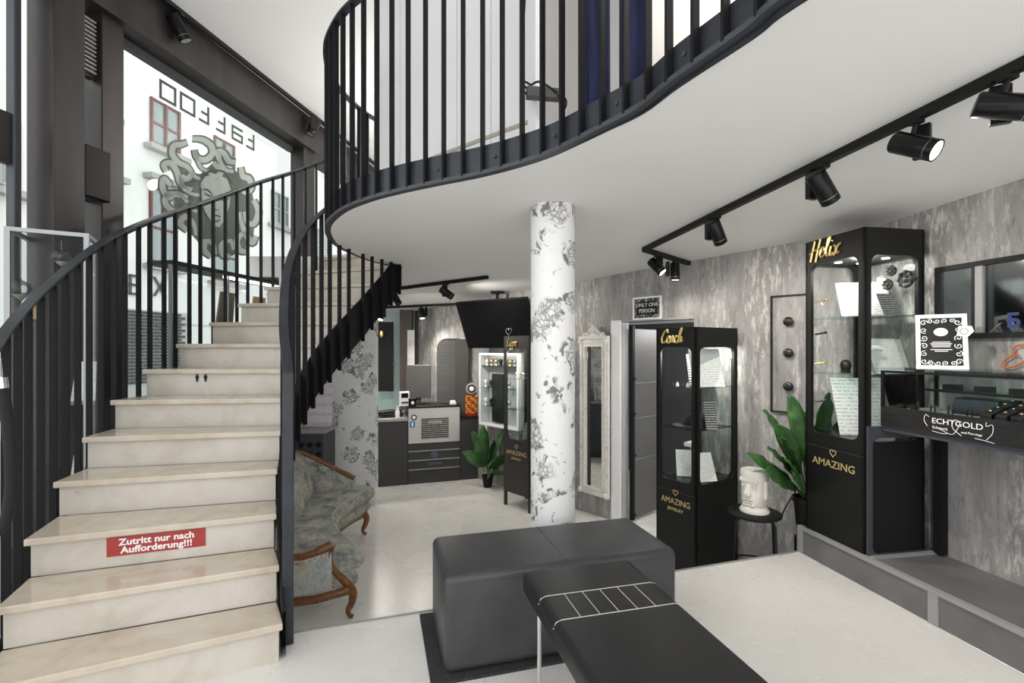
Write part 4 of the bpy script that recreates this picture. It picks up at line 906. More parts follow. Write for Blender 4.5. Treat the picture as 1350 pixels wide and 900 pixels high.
# framed poster on the counter
fp = thing('picture_frame', 'white-framed ornate black print leaning on the glass counter', 'picture frame', A(2.74,2.23,1.29))
pr = V((.80,-.60,0)).normalized(); pu = V((.18,.24,.954)).normalized(); pn = pr.cross(pu); po = at(1208,486,2.70); po.z = 1.292
b = MB(); b.plate(po, pr, pu, -pn, .215, .315, (.02,.195,.02,.295), .002, .02); b.build('frame', white, fp)
b = MB(); b.obox(po+pr*.016+pu*.016-pn*.012, pr*.183, pu*.283, -pn*.006); b.build('print', blackm, fp)
def scroll(x, y, r, turn, a0):
    P = [po+pr*(x+r*(1-k/22)*math.cos(a0+turn*k*.42))+pu*(y+r*(1-k/22)*math.sin(a0+turn*k*.42))-pn*.0108 for k in range(20)]
    MB().tube(P, .0021, 5).build('scrollwork', whitep, fp)
k = 0
for i in range(6):
    for xx in (.036, .179): scroll(xx, .045+i*.045, .017, 1 if (i+(xx > .1))%2 else -1, i*1.3); k += 1
for i in range(4):
    for yy in (.036, .279): scroll(.06+i*.032, yy, .014, 1 if i%2 else -1, i*1.1+2)
b = MB(); b.ell(po+pr*.1075+pu*.215-pn*.0108, (.03,.03,.03), 16, 8, Matrix((pr,pu,pn)).transposed()@Matrix.Diagonal((1,.8,.04))); b.build('print_motif', whitep, fp)
for (w, z) in ((.075,.155),(.09,.146),(.08,.137),(.075,.128),(.09,.112),(.055,.103)):
    b = MB(); b.obox(po+pr*(.1075-w/2)+pu*z-pn*.0112, pr*w, pu*.0035, pn*.0006); b.build('text_line', whitep, fp)
b = MB(); b.obox(po+pr*.10+pu*.28-pn*.025, pr*.05, -pn*.004, V((.05,.22,-.26))); b.build('easel_back', woodp, fp)
tgp = po+pr*.20+pu*.21+pn*.006
b = MB(); b.slab([tgp+pr*x+pu*y for x, y in ((-.03,-.02),(.01,-.035),(.04,0),(.032,.03),(-.02,.032))], pn*.002); tc_ = b.build('tag_card', whitep, fp)
MB().tube([tgp+pn*.0025+pr*.016*math.cos(a)+pu*.016*math.sin(a) for a in [2*math.pi*i/16 for i in range(16)]], .0016, 5, closed=True).build('tag_ring', blackm, tc_)
# wall mirror with black frame right
wm = thing('wall_mirror', 'black-framed two-part wall mirror above the gold counter', 'mirror', A(3.03,1.9,1.46))
vm0, vm1 = .9, 2.469
b = MB(); b.plate(A(3.035,vm0,1.46), VA, V((0,0,1)), -UA, vm1-vm0, .428, (.03,vm1-vm0-.03,.03,.40), .003, .03); b.build('frame', blackm, wm)
ab(3.02,vm0+.03,1.49,.006,vm1-vm0-.06,.37).build('mirror_pane', mirror_d, wm)
ab(3.008,2.215,1.49,.012,.035,.37).build('divider', greyledge, wm); ab(3.012,2.25,1.49,.01,.022,.37).build('divider_seal', blackm, wm)
text('sticker_letter', 'Б', .10, M_('navy_sticker',(.015,.03,.13),.5), wm, A(3.0185,2.075,1.545), -VA, (0,0,1), .0005, bold=.004)
nn_ = thing('neon_script', 'orange script neon lettering on the wall below the mirror', 'neon sign', A(3.02,2.0,1.3))
script(nn_, 'E', A(3.02,2.135,1.302), -VA, V((0,0,1)), .12, neon, .0045)
script(nn_, 'chtes'.replace('c','c'), A(3.02,2.025,1.302), -VA, V((0,0,1)), .12, neon, .0045)
# ================================================================== WALL ITEMS
def wall_frame(name, label, cat, s0, s1, z0, z1, bar, mats, off=-.02, fill=None):
    o = thing(name, label, cat, Wp((s0+s1)/2,z0,-.02)); b = MB()
    b.plate(Wp(s0,z0,off), WD, V((0,0,1)), WN, s1-s0, z1-z0, (bar,s1-s0-bar,bar,z1-z0-bar), .002, abs(off)); b.build('frame', mats, o)
    if fill:
        b = MB(); b.obox(Wp(s0+bar*.8,z0+bar*.8,off*.5), WD*(s1-s0-1.6*bar), WN*abs(off)*.4, (0,0,z1-z0-1.6*bar)); b.build('panel', fill, o)
    return o
sgn = wall_frame('door_sign', 'small framed ONLY ONE PERSON sign above the doorway', 'sign', ws(835.4), ws(873), 1.685, 1.905, .016, whitep, fill=ornatem)
sc_ = (ws(835.4)+ws(873))/2; b = MB(); b.obox(Wp(sc_-.115,1.735,-.0135), WD*.23, WN*.002, (0,0,.125)); b.build('text_field', blackm, sgn)
text('lettering', 'ONLY ONE', .052, whitep, sgn, Wp(sc_,1.825,-.015), WD, (0,0,1), .0005, sx=.92); text('lettering', 'PERSON', .052, whitep, sgn, Wp(sc_,1.768,-.015), WD, (0,0,1), .0005, sx=.92)
kb = wall_frame('knob_board', 'black-outlined wall panel holding round black knobs', 'wall panel', ws(1017), ws(1072), .905, 1.82, .010, blackm, off=-.025)
for z in (1.612,1.37,1.112):
    c = Wp(ws(1041),z,0); R = Matrix((WD, V((0,0,1)), -WN)).transposed(); b = MB(); b.lathe([(.016,0),(.016,.012),(.034,.02),(.036,.036),(.026,.045),(.012,.048),(.010,.056),(.003,.057)], 18, c, R); b.build('knob', darkbronze, kb, smooth=True)
# ornate mirror
s0, s1 = .055, .45
om = thing('ornate_mirror', 'tall distressed white ornate mirror hanging left of the doorway', 'mirror', Wp(.25,-.13,-.03))
b = MB(); b.plate(Wp(s0,-.13,-.035), WD, V((0,0,1)), WN, s1-s0, 1.64, (.075,s1-s0-.075,.08,1.555), .003, .032); b.build('frame', frame_w, om)
b = MB(); b.plate(Wp(s0+.02,-.11,-.045), WD, V((0,0,1)), WN, s1-s0-.04, 1.60, (.02,s1-s0-.06,.02,1.58), .003, .015); b.build('outer_bead', frame_w, om)
b = MB(); b.plate(Wp(s0+.06,-.065,-.045), WD, V((0,0,1)), WN, s1-s0-.12, 1.505, (.014,s1-s0-.134,.014,1.49), .003, .015); b.build('inner_bead', frame_w, om)
b = MB(); b.obox(Wp(s0+.07,-.055,-.02), WD*(s1-s0-.14), WN*.01, (0,0,1.485)); b.build('mirror_pane', mirror_m, om)
b = MB(); b.obox(Wp(s0-.005,1.505,-.05), WD*(s1-s0+.01), WN*.04, (0,0,.03)); b.build('cornice', frame_w, om)
cx = (s0+s1)/2; pts = [(-.16,0),(-.13,.045),(-.09,.04),(-.06,.075),(-.025,.10),(0,.125),(.025,.10),(.06,.075),(.09,.04),(.13,.045),(.16,0)]
b = MB(); b.slab([Wp(cx+x,1.53+z,-.045) for x, z in pts], WN*.03); b.build('crest', frame_w, om)
for x, z, r in ((-.10,1.55,.02),(.10,1.55,.02),(0,1.60,.022),(-.05,1.57,.016),(.05,1.57,.016)):
    b = MB(); b.tube([Wp(cx+x+r*math.cos(a),z+r*math.sin(a),-.05) for a in [2*math.pi*i/12 for i in range(12)]], .007, 6, closed=True); b.build('scroll', frame_w, om, smooth=True)
for xs in (s0-.005, s1-.045):
    for z in (-.13, 1.45):
        b = MB(); b.ell(Wp(xs+.025,z+.03,-.045), (.028,.02,.032), 10, 6); b.build('corner_ornament', frame_w, om, smooth=True)
om.rotation_euler.z = -.082; om.location = om.location-WN*.03
# side room furniture
tb = thing('work_table', 'pale work table standing in the side room behind the doorway', 'table', Wp(1.2,LF,1.2))
b = MB(); b.obox(Wp(.75,.33,.9), WD*1.2, WN*.6, (0,0,.04)); b.build('table_top', whitep, tb)
for s in (.8,1.88):
    for o_ in (.94,1.44): b = MB(); b.obox(Wp(s,LF,o_), WD*.04, WN*.04, (0,0,.69)); b.build('leg', alu, tb)
b = MB(); b.obox(Wp(.75,.05,.92), WD*1.2, WN*.03, (0,0,.1)); b.build('stretcher', whitep, tb)
ps = wall_frame('poster', 'small dark ornate poster inside the side room', 'poster', .95, 1.25, 1.2, 1.6, .02, whitep, fill=ornatem)
ps.location = ps.location+WN*1.86
# ================================================================== STOOL, MOAI, PLANTS
sx, sy, sz = 1.745, 3.52, .235
sto = thing('stool', 'round black stool carrying the stone-face planter', 'stool', (sx,sy,LF))
b = MB(); b.lathe([(.165,sz-.03),(.178,sz-.02),(.18,sz-.006),(.172,sz)], 28, (sx,sy,0)); b.build('seat', blackm, sto, smooth=True)
for k in range(4):
    a = math.radians(20+90*k); d = V((math.cos(a),math.sin(a),0)); b = MB(); b.tube([V((sx,sy,sz-.03))+d*.10, V((sx,sy,sz-.035))+d*.155, V((sx,sy,sz-.06))+d*.172, V((sx,sy,LF))+d*.20], .010, 8); b.build('leg', black, sto, smooth=True)
b = MB(); b.tube([V((sx+.185*math.cos(a),sy+.185*math.sin(a),LF+.2)) for a in [2*math.pi*i/24 for i in range(24)]], .006, 6, closed=True); b.build('foot_ring', black, sto)
mo = thing('moai_planter', 'white stone-face head planter on the black stool', 'planter', (sx,sy,sz), rz=math.radians(-58))
def ml(x, y, z): return (x,y,z)
b = MB(); prof = [(.098,0),(.10,.012),(.085,.035),(.072,.05)]
b.lathe(prof, 24, (0,0,0)); b.build('neck', plaster, mo, smooth=True, world=False)
b = MB(); vs = []; lev = [(.05,.072,.07),(.08,.082,.078),(.14,.078,.074),(.20,.08,.076),(.225,.084,.08),(.24,.088,.084),(.285,.09,.085),(.30,.084,.08)]
nseg = 20
for z, rx, ry in lev:
    for k in range(nseg):
        a = 2*math.pi*k/nseg; c, s = math.cos(a), math.sin(a); e = .75; vs.append((rx*math.copysign(abs(c)**e,c), ry*math.copysign(abs(s)**e,s), z))
fs = [(i*nseg+k, i*nseg+(k+1)%nseg, (i+1)*nseg+(k+1)%nseg, (i+1)*nseg+k) for i in range(len(lev)-1) for k in range(nseg)]+[list(range(nseg))[::-1], list(range((len(lev)-1)*nseg,len(lev)*nseg))]
b.add(vs, fs); hd = b.build('head', plaster, mo, smooth=True, world=False)
b = MB(); b.box((0,-.068,.232), (.135,.032,.03)); b.build('brow', plaster, hd, world=False, bevel=.008)
b = MB(); b.slab([(-.011,-.07,.225),(.011,-.07,.225),(.026,-.104,.125),(-.026,-.104,.125)], (0,.04,0)); b.build('nose', plaster, hd, world=False, bevel=.006)
b = MB(); b.slab([(-.026,-.104,.14),(.026,-.104,.14),(.024,-.07,.115),(-.024,-.07,.115)], (0,.02,-.012)); b.build('nostrils', plaster, hd, world=False)
b = MB(); b.box((0,-.076,.098), (.07,.03,.014)); b.box((0,-.073,.079), (.06,.03,.014)); b.build('lips', plaster, hd, world=False, bevel=.005)
b = MB(); b.box((0,-.066,.058), (.09,.035,.024)); b.build('chin', plaster, hd, world=False, bevel=.009)
for s in (-1,1):
    b = MB(); b.box((s*.086,.0,.17), (.02,.03,.13)); b.build('ear', plaster, hd, world=False, bevel=.006)
    b = MB(); b.box((s*.04,-.066,.195), (.035,.02,.03)); b.build('eye_socket', M_('moai_shadow',(.62,.6,.55),.9), hd, world=False, bevel=.006)
def plant(name, label, base, pot_r, pot_h, leaves, seed, potm=blackm, stand=0):
    random.seed(seed); o = thing(name, label, 'plant', base); base = V(base); p0 = base+V((0,0,stand))
    b = MB(); b.lathe([(pot_r*.7,0),(pot_r*.95,pot_h*.9),(pot_r*1.02,pot_h*.9),(pot_r*1.04,pot_h),(pot_r*.92,pot_h),(pot_r*.9,pot_h*.9)], 22, p0); b.build('pot', potm, o, smooth=True)
    if stand: b = MB(); b.lathe([(pot_r*.9,0),(pot_r*.9,stand-.01),(pot_r*.7,stand)], 18, base); b.build('plant_stand', potm, o)
    b = MB(); b.lathe([(pot_r*.88,pot_h*.86),(pot_r*.5,pot_h*.9)], 14, p0); b.build('soil', soil, o)
    for tip, wdt, sag in leaves:
        tip = V(tip); root = p0+V((random.uniform(-.02,.02),random.uniform(-.02,.02),pot_h*.88)); mid = (root+tip)/2; mid.z = max(root.z,tip.z)*.5+mid.z*.5+sag
        P = []; K = 12
        for i in range(K+1):
            t = i/K; P.append(root*(1-t)**2+mid*2*t*(1-t)+tip*t*t)
        hor = (tip-root); side = hor.cross(V((0,0,1))); side = V((1,.3,0)) if side.length < .08 else side; side.normalize()
        b = MB(); b.tube(P[:7], .005, 6); b.build('stem', leaf, o)
        vs = []; L0 = 3; twist = random.uniform(.6,1.15)*random.choice((-1,1,1))
        for i in range(L0, K+1):
            t = (i-L0)/(K-L0); w = 1.55*wdt*math.sin(math.pi*min(1,t*.93+.05))**.75*(1-.25*t); d = (P[min(i+1,K)]-P[max(i-1,0)]).normalized(); nrm = side.cross(d)
            sd = (side*math.cos(twist)+nrm*math.sin(twist)).normalized(); nrm = sd.cross(d)
            for q in (-1,-.5,0,.5,1): vs.append(P[i]+sd*w*q+nrm*(.30*w*abs(q)*1.0)*-1+nrm*.008*math.sin(i*2.1+q*3))
        n_ = K+1-L0; fs = [(i*5+k,i*5+k+1,(i+1)*5+k+1,(i+1)*5+k) for i in range(n_-1) for k in range(4)]
        b = MB(); b.add(vs, fs); lf = b.build('leaf', leaf, o, smooth=True)
        sm = lf.modifiers.new('thickness','SOLIDIFY'); sm.thickness = .0015
    return o
pb = V((2.12,3.5,LF)); T = lambda px, py, Y: at(px,py,Y)
plant('potted_plant', 'large green leafy plant beside the Helix cabinet and the ledge', pb, .10, .28, [
    (T(984,598,3.40),.05,.03), (T(1006,540,3.42),.045,.08), (T(1008,622,3.25),.05,.05), (T(1040,520,3.42),.04,.08), (T(1046,628,3.12),.045,.05),
    (T(1030,575,3.25),.05,.08), (T(1093,517,3.5),.07,.02), (T(1118,545,3.45),.045,.03), (T(1055,540,3.5),.05,.05), (T(1020,560,3.45),.045,.08), (T(1012,590,3.3),.05,.06), (T(1035,605,3.2),.05,.05)], 3, stand=.42)
pb2 = V((-.311,6.25,LF))
plant('potted_plant', 'small green leafy plant in black pot beside the shop counter', pb2, .075, .15, [
    (T(610,596,6.2),.06,.05), (T(622,568,6.25),.055,.05), (T(636,561,6.3),.05,.04), (T(664,567,6.2),.05,.06), (T(670,600,6.1),.06,.06), (T(668,622,6.05),.05,.04), (T(645,628,6.0),.06,.10),
    (T(630,600,6.1),.05,.08), (T(652,580,6.3),.05,.06), (T(640,590,6.1),.05,.08), (T(625,585,6.3),.05,.08), (T(658,612,6.2),.05,.06)], 5)
cbl = [V((sx+.14,sy-.05,sz-.03)), V((sx+.2,sy+.02,sz-.05)), V((2.02,3.6,.25)), V((2.1,3.62,.35))]
tag(MB().tube(smooth_path(cbl,6), .005, 6).build('power_cable', blackm), 'thin black cable running from the stool to the plant', 'cable')
# ================================================================== BACK ROOM
def clip_wall(poly, m=.012):                        # cut a plan polygon back to the room side of the door wall
    f = lambda p: (V((p[0],p[1],0))-C1).dot(WN)+m; out = []
    for i in range(len(poly)):
        p, q = V((poly[i][0],poly[i][1],0)), V((poly[(i+1)%len(poly)][0],poly[(i+1)%len(poly)][1],0)); a, b = f(p), f(q)
        if a <= 0: out.append(p)
        if (a < 0) != (b < 0): out.append(p+(q-p)*a/(a-b))
    return [(p.x,p.y) for p in out]
def ctr(s, z=0, off=0): return V((-1.71,6.235,0))+SD*s+SN*off+V((0,0,z))
def cs_(px, off=0):
    k = (px-675)/F; o_ = V((-1.71,6.235,0))+SN*off; return (k*o_.y-o_.x)/(SD.x-k*SD.y)
c0, c1, c2, c3 = cs_(496), cs_(538), cs_(607), cs_(641)
cu1 = thing('counter_unit', 'dark grey counter unit at the left end of the reception', 'counter', ctr((c0+c1)/2,LF,.25), group='reception counter units')
MB().obox(ctr(c0,LF), SD*(c1-c0-.005), SN*.5, (0,0,.83)).build('body', greyd, cu1); MB().obox(ctr(c0-.01,LF+.83,-.01), SD*(c1-c0+.01), SN*.52, (0,0,.03)).build('worktop', greyledge, cu1)
cu2 = thing('counter_unit', 'reception counter with steel front panel and dark banded base', 'counter', ctr((c1+c2)/2,LF,.25), group='reception counter units')
MB().obox(ctr(c1,LF,.01), SD*(c2-c1-.005), SN*.5, (0,0,.99)).build('body', greyd, cu2); MB().obox(ctr(c1-.02,LF+.99,-.02), SD*(c2-c1+.02), SN*.55, (0,0,.02)).build('worktop', blackm, cu2)
MB().obox(ctr(c1+.005,LF+.53,.0), SD*(c2-c1-.015), SN*.01, (0,0,.455)).build('steel_panel', steel_b, cu2)
po_ = MB().obox(ctr(c1+.17,LF+.58,-.008), SD*.36, SN*.008, (0,0,.27)); po_.build('menu_print', printed('menu_print', (.035,.03,.028), (.6,.6,.58), 10, .42), cu2)
R2 = Matrix((SD, V((0,0,1)), -SN)).transposed()
bd = MB().lathe([(.038,0),(.038,.004),(.028,.006)], 20, ctr(c1+.075,LF+.87,.0), R2).build('round_badge', blackm, cu2)
MB().lathe([(.024,.005),(.020,.0075)], 16, ctr(c1+.075,LF+.87,.0), R2).build('badge_centre', whitep, bd)
MB().obox(ctr(c1+.02,LF+.74,-.003), SD*.07, SN*.003, (0,0,.08)).build('blue_label', bluelab, cu2)
MB().obox(ctr(c1+.045,LF+.755,-.005), SD*.02, SN*.002, (0,0,.05)).build('label_mark', whitep, cu2)
MB().obox(ctr(c1+.055,LF+.79,-.0052), SD*.002, SN*.002, (0,0,.0)) if 0 else None
for z in (.18,.30,.42): MB().obox(ctr(c1+.005,LF+z,-.002), SD*(c2-c1-.015), SN*.012, (0,0,.012)).build('band', greyledge, cu2)
em2 = MB().lathe([(.05,0),(.05,.002),(.03,.003)], 20, ctr((c1+c2)/2,LF+.37,.008), R2).build('base_emblem', M_('blue_grey_print',(.07,.09,.14),.5), cu2)
text('lettering', 'SUMMER', .05, M_('grey_print',(.16,.16,.17),.5), cu2, ctr((c1+c2)/2,LF+.25,.006), SD, (0,0,1), .0006)
text('menu_title', 'AMAZING', .04, whitep, cu2, ctr(c1+.35,LF+.80,-.0095), SD, (0,0,1), .0006)
cu3 = thing('counter_unit', 'dark counter unit at the right end of the reception', 'counter', ctr((c2+c3)/2,LF,.25), group='reception counter units')
pl_ = lambda e: clip_wall([ctr(c2,0,.02-e), ctr(c3,0,.02-e), ctr(c3,0,.42), ctr(c2,0,.42)])
MB().prism(pl_(0), LF, LF+.82).build('body', greyd, cu3); MB().prism(pl_(.01), LF+.82, LF+.85).build('worktop', blackm, cu3)
# counter-top things
def cbox(name, label, cat, px, off, z, w, d, h, mat, rz=0, parts=None):
    q = ctr(cs_(px,off), z, off); o = thing(name, label, cat, q, rz=math.atan2(SD.y,SD.x)+rz); MB().box((0,0,h/2), (w,d,h)).build('body', mat, o, world=False, bevel=min(w,d,h)*.08); return o, q
zt1, zt2, zt3 = LF+.86, LF+1.01, LF+.85
o, q = cbox('card_terminal', 'white card payment terminal standing on the counter', 'terminal', 533, .12, zt2, .13, .06, .19, white, .1)
MB().box((0,-.032,.14), (.09,.004,.06)).build('display', screen, o, world=False); MB().box((0,-.034,.05), (.09,.006,.02)).build('keypad', greyd, o, world=False)
o, q = cbox('storage_tin', 'round black lidded tin on the counter top', 'tin', 543.5, .10, zt2, .02, .02, .02, blackm)
MB().lathe([(.05,0),(.05,.085),(.052,.087),(.052,.10),(.02,.105)], 18).build('can', blackm, o, smooth=True, world=False); MB().lathe([(.022,0),(.02,.003)], 12, (0,-.05,.045), Matrix.Rotation(math.pi/2,3,'X')).build('label_dot', whitep, o, world=False)
o, q = cbox('card_holder', 'small white card holder near the right of the counter', 'card holder', 597, .12, zt2, .085, .05, .03, white)
MB().box((0,.012,.035), (.07,.01,.04)).build('cards', whitep, o, world=False)
o, q = cbox('grey_box', 'grey cardboard box behind the card holder', 'box', 607, .3, zt2, .12, .1, .13, greyledge)
o, q = cbox('sanitiser_bottle', 'white pump bottle at the front of the left counter', 'bottle', 524, .1, zt1, .02, .02, .02, white)
MB().lathe([(.03,0),(.03,.09),(.012,.105),(.012,.125),(.006,.13),(.006,.15)], 14).build('bottle', white, o, smooth=True, world=False); MB().box((.015,0,.152), (.05,.012,.008)).build('pump', white, o, world=False)
o, q = cbox('candle_holder', 'clear glass candle holder beside the pump bottle', 'candle holder', 533, .06, zt1, .02, .02, .02, glass)
MB().lathe([(.025,0),(.008,.01),(.008,.06),(.03,.08),(.03,.10)], 12).build('stem', alu, o, smooth=True, world=False)
for i, (px, off, dz) in enumerate(((507,.25,0),(516,.3,.022),(511,.38,.044))):
    o, q = cbox('folder', ('lowest','middle','topmost')[i]+' black folder stacked on the left counter', 'folder', px, off, zt1+dz, .32, .22, .02, blackm, .3*i)
    o['group'] = 'black folders on the counter'
mon = thing('monitor', 'grey monitor seen from behind on the reception counter', 'monitor', ctr(cs_(552,.42),zt2,.42), rz=.1)
MB().box((0,0,.30), (.34,.03,.46)).build('screen_back', greym, mon, world=False, bevel=.008); MB().box((0,.04,.04), (.06,.06,.08)).build('stand', greyd, mon, world=False); MB().lathe([(.11,0),(.11,.012)], 20).build('foot', greyd, mon, world=False)
# candy stand
o = thing('lollipop_stand', 'orange and yellow lollipop stand with round topper on the counter', 'sweet stand', ctr(cs_(622,.10),zt3,.10))
MB().lathe([(.075,0),(.075,.012)], 20).build('base', red, o, world=False); MB().lathe([(.02,.01),(.02,.28)], 10).build('core', red, o, world=False)
ly = MB().ell((0,0,0), (.013,.013,.011), 8, 5).build('sweet', orange); me1 = ly.data; bpy.data.objects.remove(ly); ly = MB().ell((0,0,0), (.013,.013,.011), 8, 5).build('sweet', yellow); me2 = ly.data; bpy.data.objects.remove(ly); ly = MB().ell((0,0,0), (.013,.013,.011), 8, 5).build('sweet', red); me3 = ly.data; bpy.data.objects.remove(ly)
for r in range(11):
    for k in range(16):
        a = 2*math.pi*(k+.5*(r%2))/16; link('sweet', (me1,me2,me1,me3)[(k+r)%4] if r > 0 else me3, o, Matrix.Translation((.076*math.cos(a),.076*math.sin(a),.024+.0245*r)))
MB().lathe([(.08,0),(.08,.02),(.06,.026)], 22, (0,-.01,.37), Matrix.Rotation(math.pi/2,3,'X')).build('topper_disc', greyledge, o, world=False)
MB().lathe([(.035,.026),(.02,.03)], 16, (0,-.01,.37), Matrix.Rotation(math.pi/2,3,'X')).build('topper_motif', whitep, o, world=False); MB().lathe([(.06,.0245),(.058,.027)], 18, (0,-.01,.37), Matrix.Rotation(math.pi/2,3,'X')).build('topper_ring', greyd, o, world=False)
# slatted arch panel behind counter
ar = thing('slatted_arch', 'dark grey slatted arch cabinet behind the reception counter', 'cabinet', (-.95,6.9,LF))
ax0, ax1, ayy, zt = (576-675)/F*6.85, (601-675)/F*6.85, 6.85, 1.4+14*6.85/F
pts = [(ax1,LF),(ax1,zt)]+[(ax0+.14-.14*math.sin(a),zt-.14+.14*math.cos(a)) for a in [math.pi/2*i/8 for i in range(9)]]+[(ax0,LF)]
b = MB(); b.slab([(x,ayy,z) for x, z in pts], V((.045,.075,0))); b.build('body', greyd, ar)
k = 0
for i in range(46):
    z = LF+.88+.0235*i
    if z > zt-.02: break
    xx = ax0 if z < zt-.14 else ax0+.14-math.sqrt(max(0,.14**2-(z-zt+.14)**2)); b = MB(); b.box(((xx+ax1)/2,ayy-.007,z), (ax1-xx-.008,.014,.016)); b.build('slat', greyl, ar)
b = MB(); b.prism(clip_wall([(ax1+.005,ayy-.15),(ax1+.19,ayy-.15),(ax1+.19,ayy+.2),(ax1+.05,ayy+.08),(ax1+.005,ayy)]), LF, zt-.01); b.build('side_cabinet', M_('dark_brown_panel',(.05,.045,.042),.5), ar)
# TV
tl, tr = V((-.721,6.2,1.986)), V((.161,5.57,1.986)); dn = V((.145,.2035,-.576)); tvn = (tr-tl).cross(dn).normalized(); tvn = tvn if tvn.y < 0 else -tvn
tv = thing('television', 'large black television hanging tilted from the ceiling', 'television', (tl+tr)/2+dn)
MB().obox(tl-tvn*.045, tr-tl, dn, tvn*.04).build('housing', blackm, tv); MB().obox(tl+(tr-tl)*.008+dn*.012-tvn*.004, (tr-tl)*.984, dn*.976, tvn*.003).build('screen', screen, tv)
mp = (tl+tr)/2; MB().tube([mp+dn*.4-tvn*.06+V((0,0,0)), V((mp.x+.1,mp.y+.15,zc(mp.y+.15)))], .02, 10).build('ceiling_pole', black, tv); MB().box((mp.x+.1,mp.y+.15,zc(mp.y+.15)-.01), (.16,.16,.02)).build('ceiling_plate', black, tv); MB().obox(tl+(tr-tl)*.4+dn*.3-tvn*.06, (tr-tl)*.2, dn*.4, tvn*.02).build('bracket', black, tv)
# white wall showcase with mirror door
sh0, sh1 = ws(644), ws(696)
wc = thing('wall_showcase', 'white wall showcase with glass door and small trinkets behind the cabinet', 'showcase', Wp((sh0+sh1)/2,.35,-.1))
b = MB(); b.plate(Wp(sh0,.42,-.16), WD, V((0,0,1)), WN, sh1-sh0, .93, (.03,sh1-sh0-.03,.035,.90), .004, .02); b.build('door_frame', white, wc)
b = MB(); b.obox(Wp(sh0,.42,-.14), WD*.02, WN*.13, (0,0,.93)); b.obox(Wp(sh1-.02,.42,-.14), WD*.02, WN*.13, (0,0,.93)); b.obox(Wp(sh0,.42,-.14), WD*(sh1-sh0), WN*.13, (0,0,.02)); b.build('carcass', white, wc)
b = MB(); b.obox(Wp(sh0+.02,.44,-.02), WD*(sh1-sh0-.04), WN*.015, (0,0,.9)); b.build('back_panel', M_('showcase_back',(.45,.45,.44),.5), wc)
b = MB(); b.obox(Wp(sh0+.03,.455,-.155), WD*(sh1-sh0-.06), WN*.004, (0,0,.715)); b.build('glass_door', glass, wc)
for z in (.66,.9,1.18): b = MB(); b.obox(Wp(sh0+.02,z,-.135), WD*(sh1-sh0-.04), WN*.11, (0,0,.008)); b.build('shelf', shelfg if z < 1.1 else greyd, wc)
b = MB(); b.obox(Wp(sh0+.14,.46,-.06), WD*.22, WN*.02, (0,0,.62)); b.build('dark_panel', blackm, wc)
for i in range(7):
    q = Wp(sh0+.07+.09*i,1.188,-.08); b = MB(); b.lathe([(.022,0),(.022,.01),(.012,.025),(.026,.05),(.02,.075),(.004,.085)], 10, q); tag(b.build('trinket', (white,gold,steel_b,darkbronze)[i%4], smooth=True), ('first','second','third','fourth','fifth','sixth','seventh')[i]+' trinket from the left on the top of the white wall showcase', 'trinket', 'trinkets on the showcase')
for i in range(6):
    q = Wp(sh0+.06+.1*(i%3)+(.25 if i%3 == 2 else 0),(.668,.908)[i//3],-.09); b = MB(); b.lathe([(.02,0),(.02,.01),(.01,.03),(.028,.06),(.02,.09),(.004,.10)], 10, q); tag(b.build('trinket', (white,darkbronze,steel_b)[i%3], smooth=True), ('left','middle','right')[i%3]+' trinket on the '+('lower','upper')[i//3]+' glass shelf of the white wall showcase', 'trinket', 'trinkets on the showcase')
b = MB(); b.obox(Wp(ws(641.5),LF,-.03), WD*.05, WN*.04, (0,0,1.78)); struct(b.build('trim_11', white), 'white vertical corner strip beside the wall showcase', 'trim')
# rear glass door and posters at the far left corner
gd = thing('door_2', 'pale teal glass rear door with dark hanging panel', 'door', fac(7.4,LF,.1), kind='structure')
ga, gb = at(494,0,8.0), at(529,0,8.0)
MB().obox(V((ga.x,8.0,LF)), V((gb.x-ga.x,0,0)), V((0,.02,0)), (0,0,2.36)).build('glass_leaf', teal, gd)
ga, gb = at(496,0,7.75), at(518.5,0,7.75)
MB().obox(V((ga.x,7.75,.73)), V((gb.x-ga.x,0,0)), V((0,.03,0)), (0,0,1.1)).build('hanging_panel', blackm, gd)
MB().obox(V((gb.x-.002,7.74,1.15)), V((.02,0,0)), V((0,.04,0)), (0,0,.05)).build('panel_clip', chrome, gd)
MB().ell(at(503,440,7.7), (.03,.02,.06), 8, 6).build('gold_ornament', gold, gd)
b = MB(); p = at(532,430,7.75); b.obox((p.x-.06,p.y,LF), (.19,0,0), (0,.12,0), (0,0,2.4)); struct(b.build('trim_12', M_('brown_post',(.07,.05,.042),.5)), 'brown post at the far rear corner', 'trim')
ph = thing('poster', 'tall pale poster with faint red marks in the rear corner', 'poster', at(541,510,7.6))
a, c = at(537,435,7.6), at(546.5,435,7.5); zb_ = EYE-(495-HY)*7.55/F-.1
MB().obox(V((a.x,a.y,zb_)), V((c.x-a.x,c.y-a.y,0)), V((0,.02,0)), (0,0,a.z-zb_)).build('print', printed('pale_poster',(.6,.58,.6),(.5,.2,.2),3,.55), ph)
MB().obox(V((c.x,c.y,zb_-.9)), V((.05,-.02,0)), V((0,.04,0)), (0,0,2.0)).build('edge', blackm, ph)
pc = thing('punched_cabinet', 'dark cabinet with round punched holes behind the settee', 'cabinet', (-2.3,5.75,LF))
a = at(404,600,5.35); MB().box((-2.12,5.30,(LF+.52)/2), (.28,.35,.52-LF)).build('body', rim_m, pc); MB().box((-2.13,5.29,.535), (.36,.38,.03)).build('top', greyledge, pc)
for i in range(3):
    for j in range(3): MB().lathe([(.028,0),(.028,.004)], 12, (-2.2+.09*i,5.105,.40-.10*j), Matrix.Rotation(math.pi/2,3,'X')).build('hole', M_('hole_black',(.002,.002,.002),.9) if i+j == 0 else bpy.data.materials['hole_black'], pc)
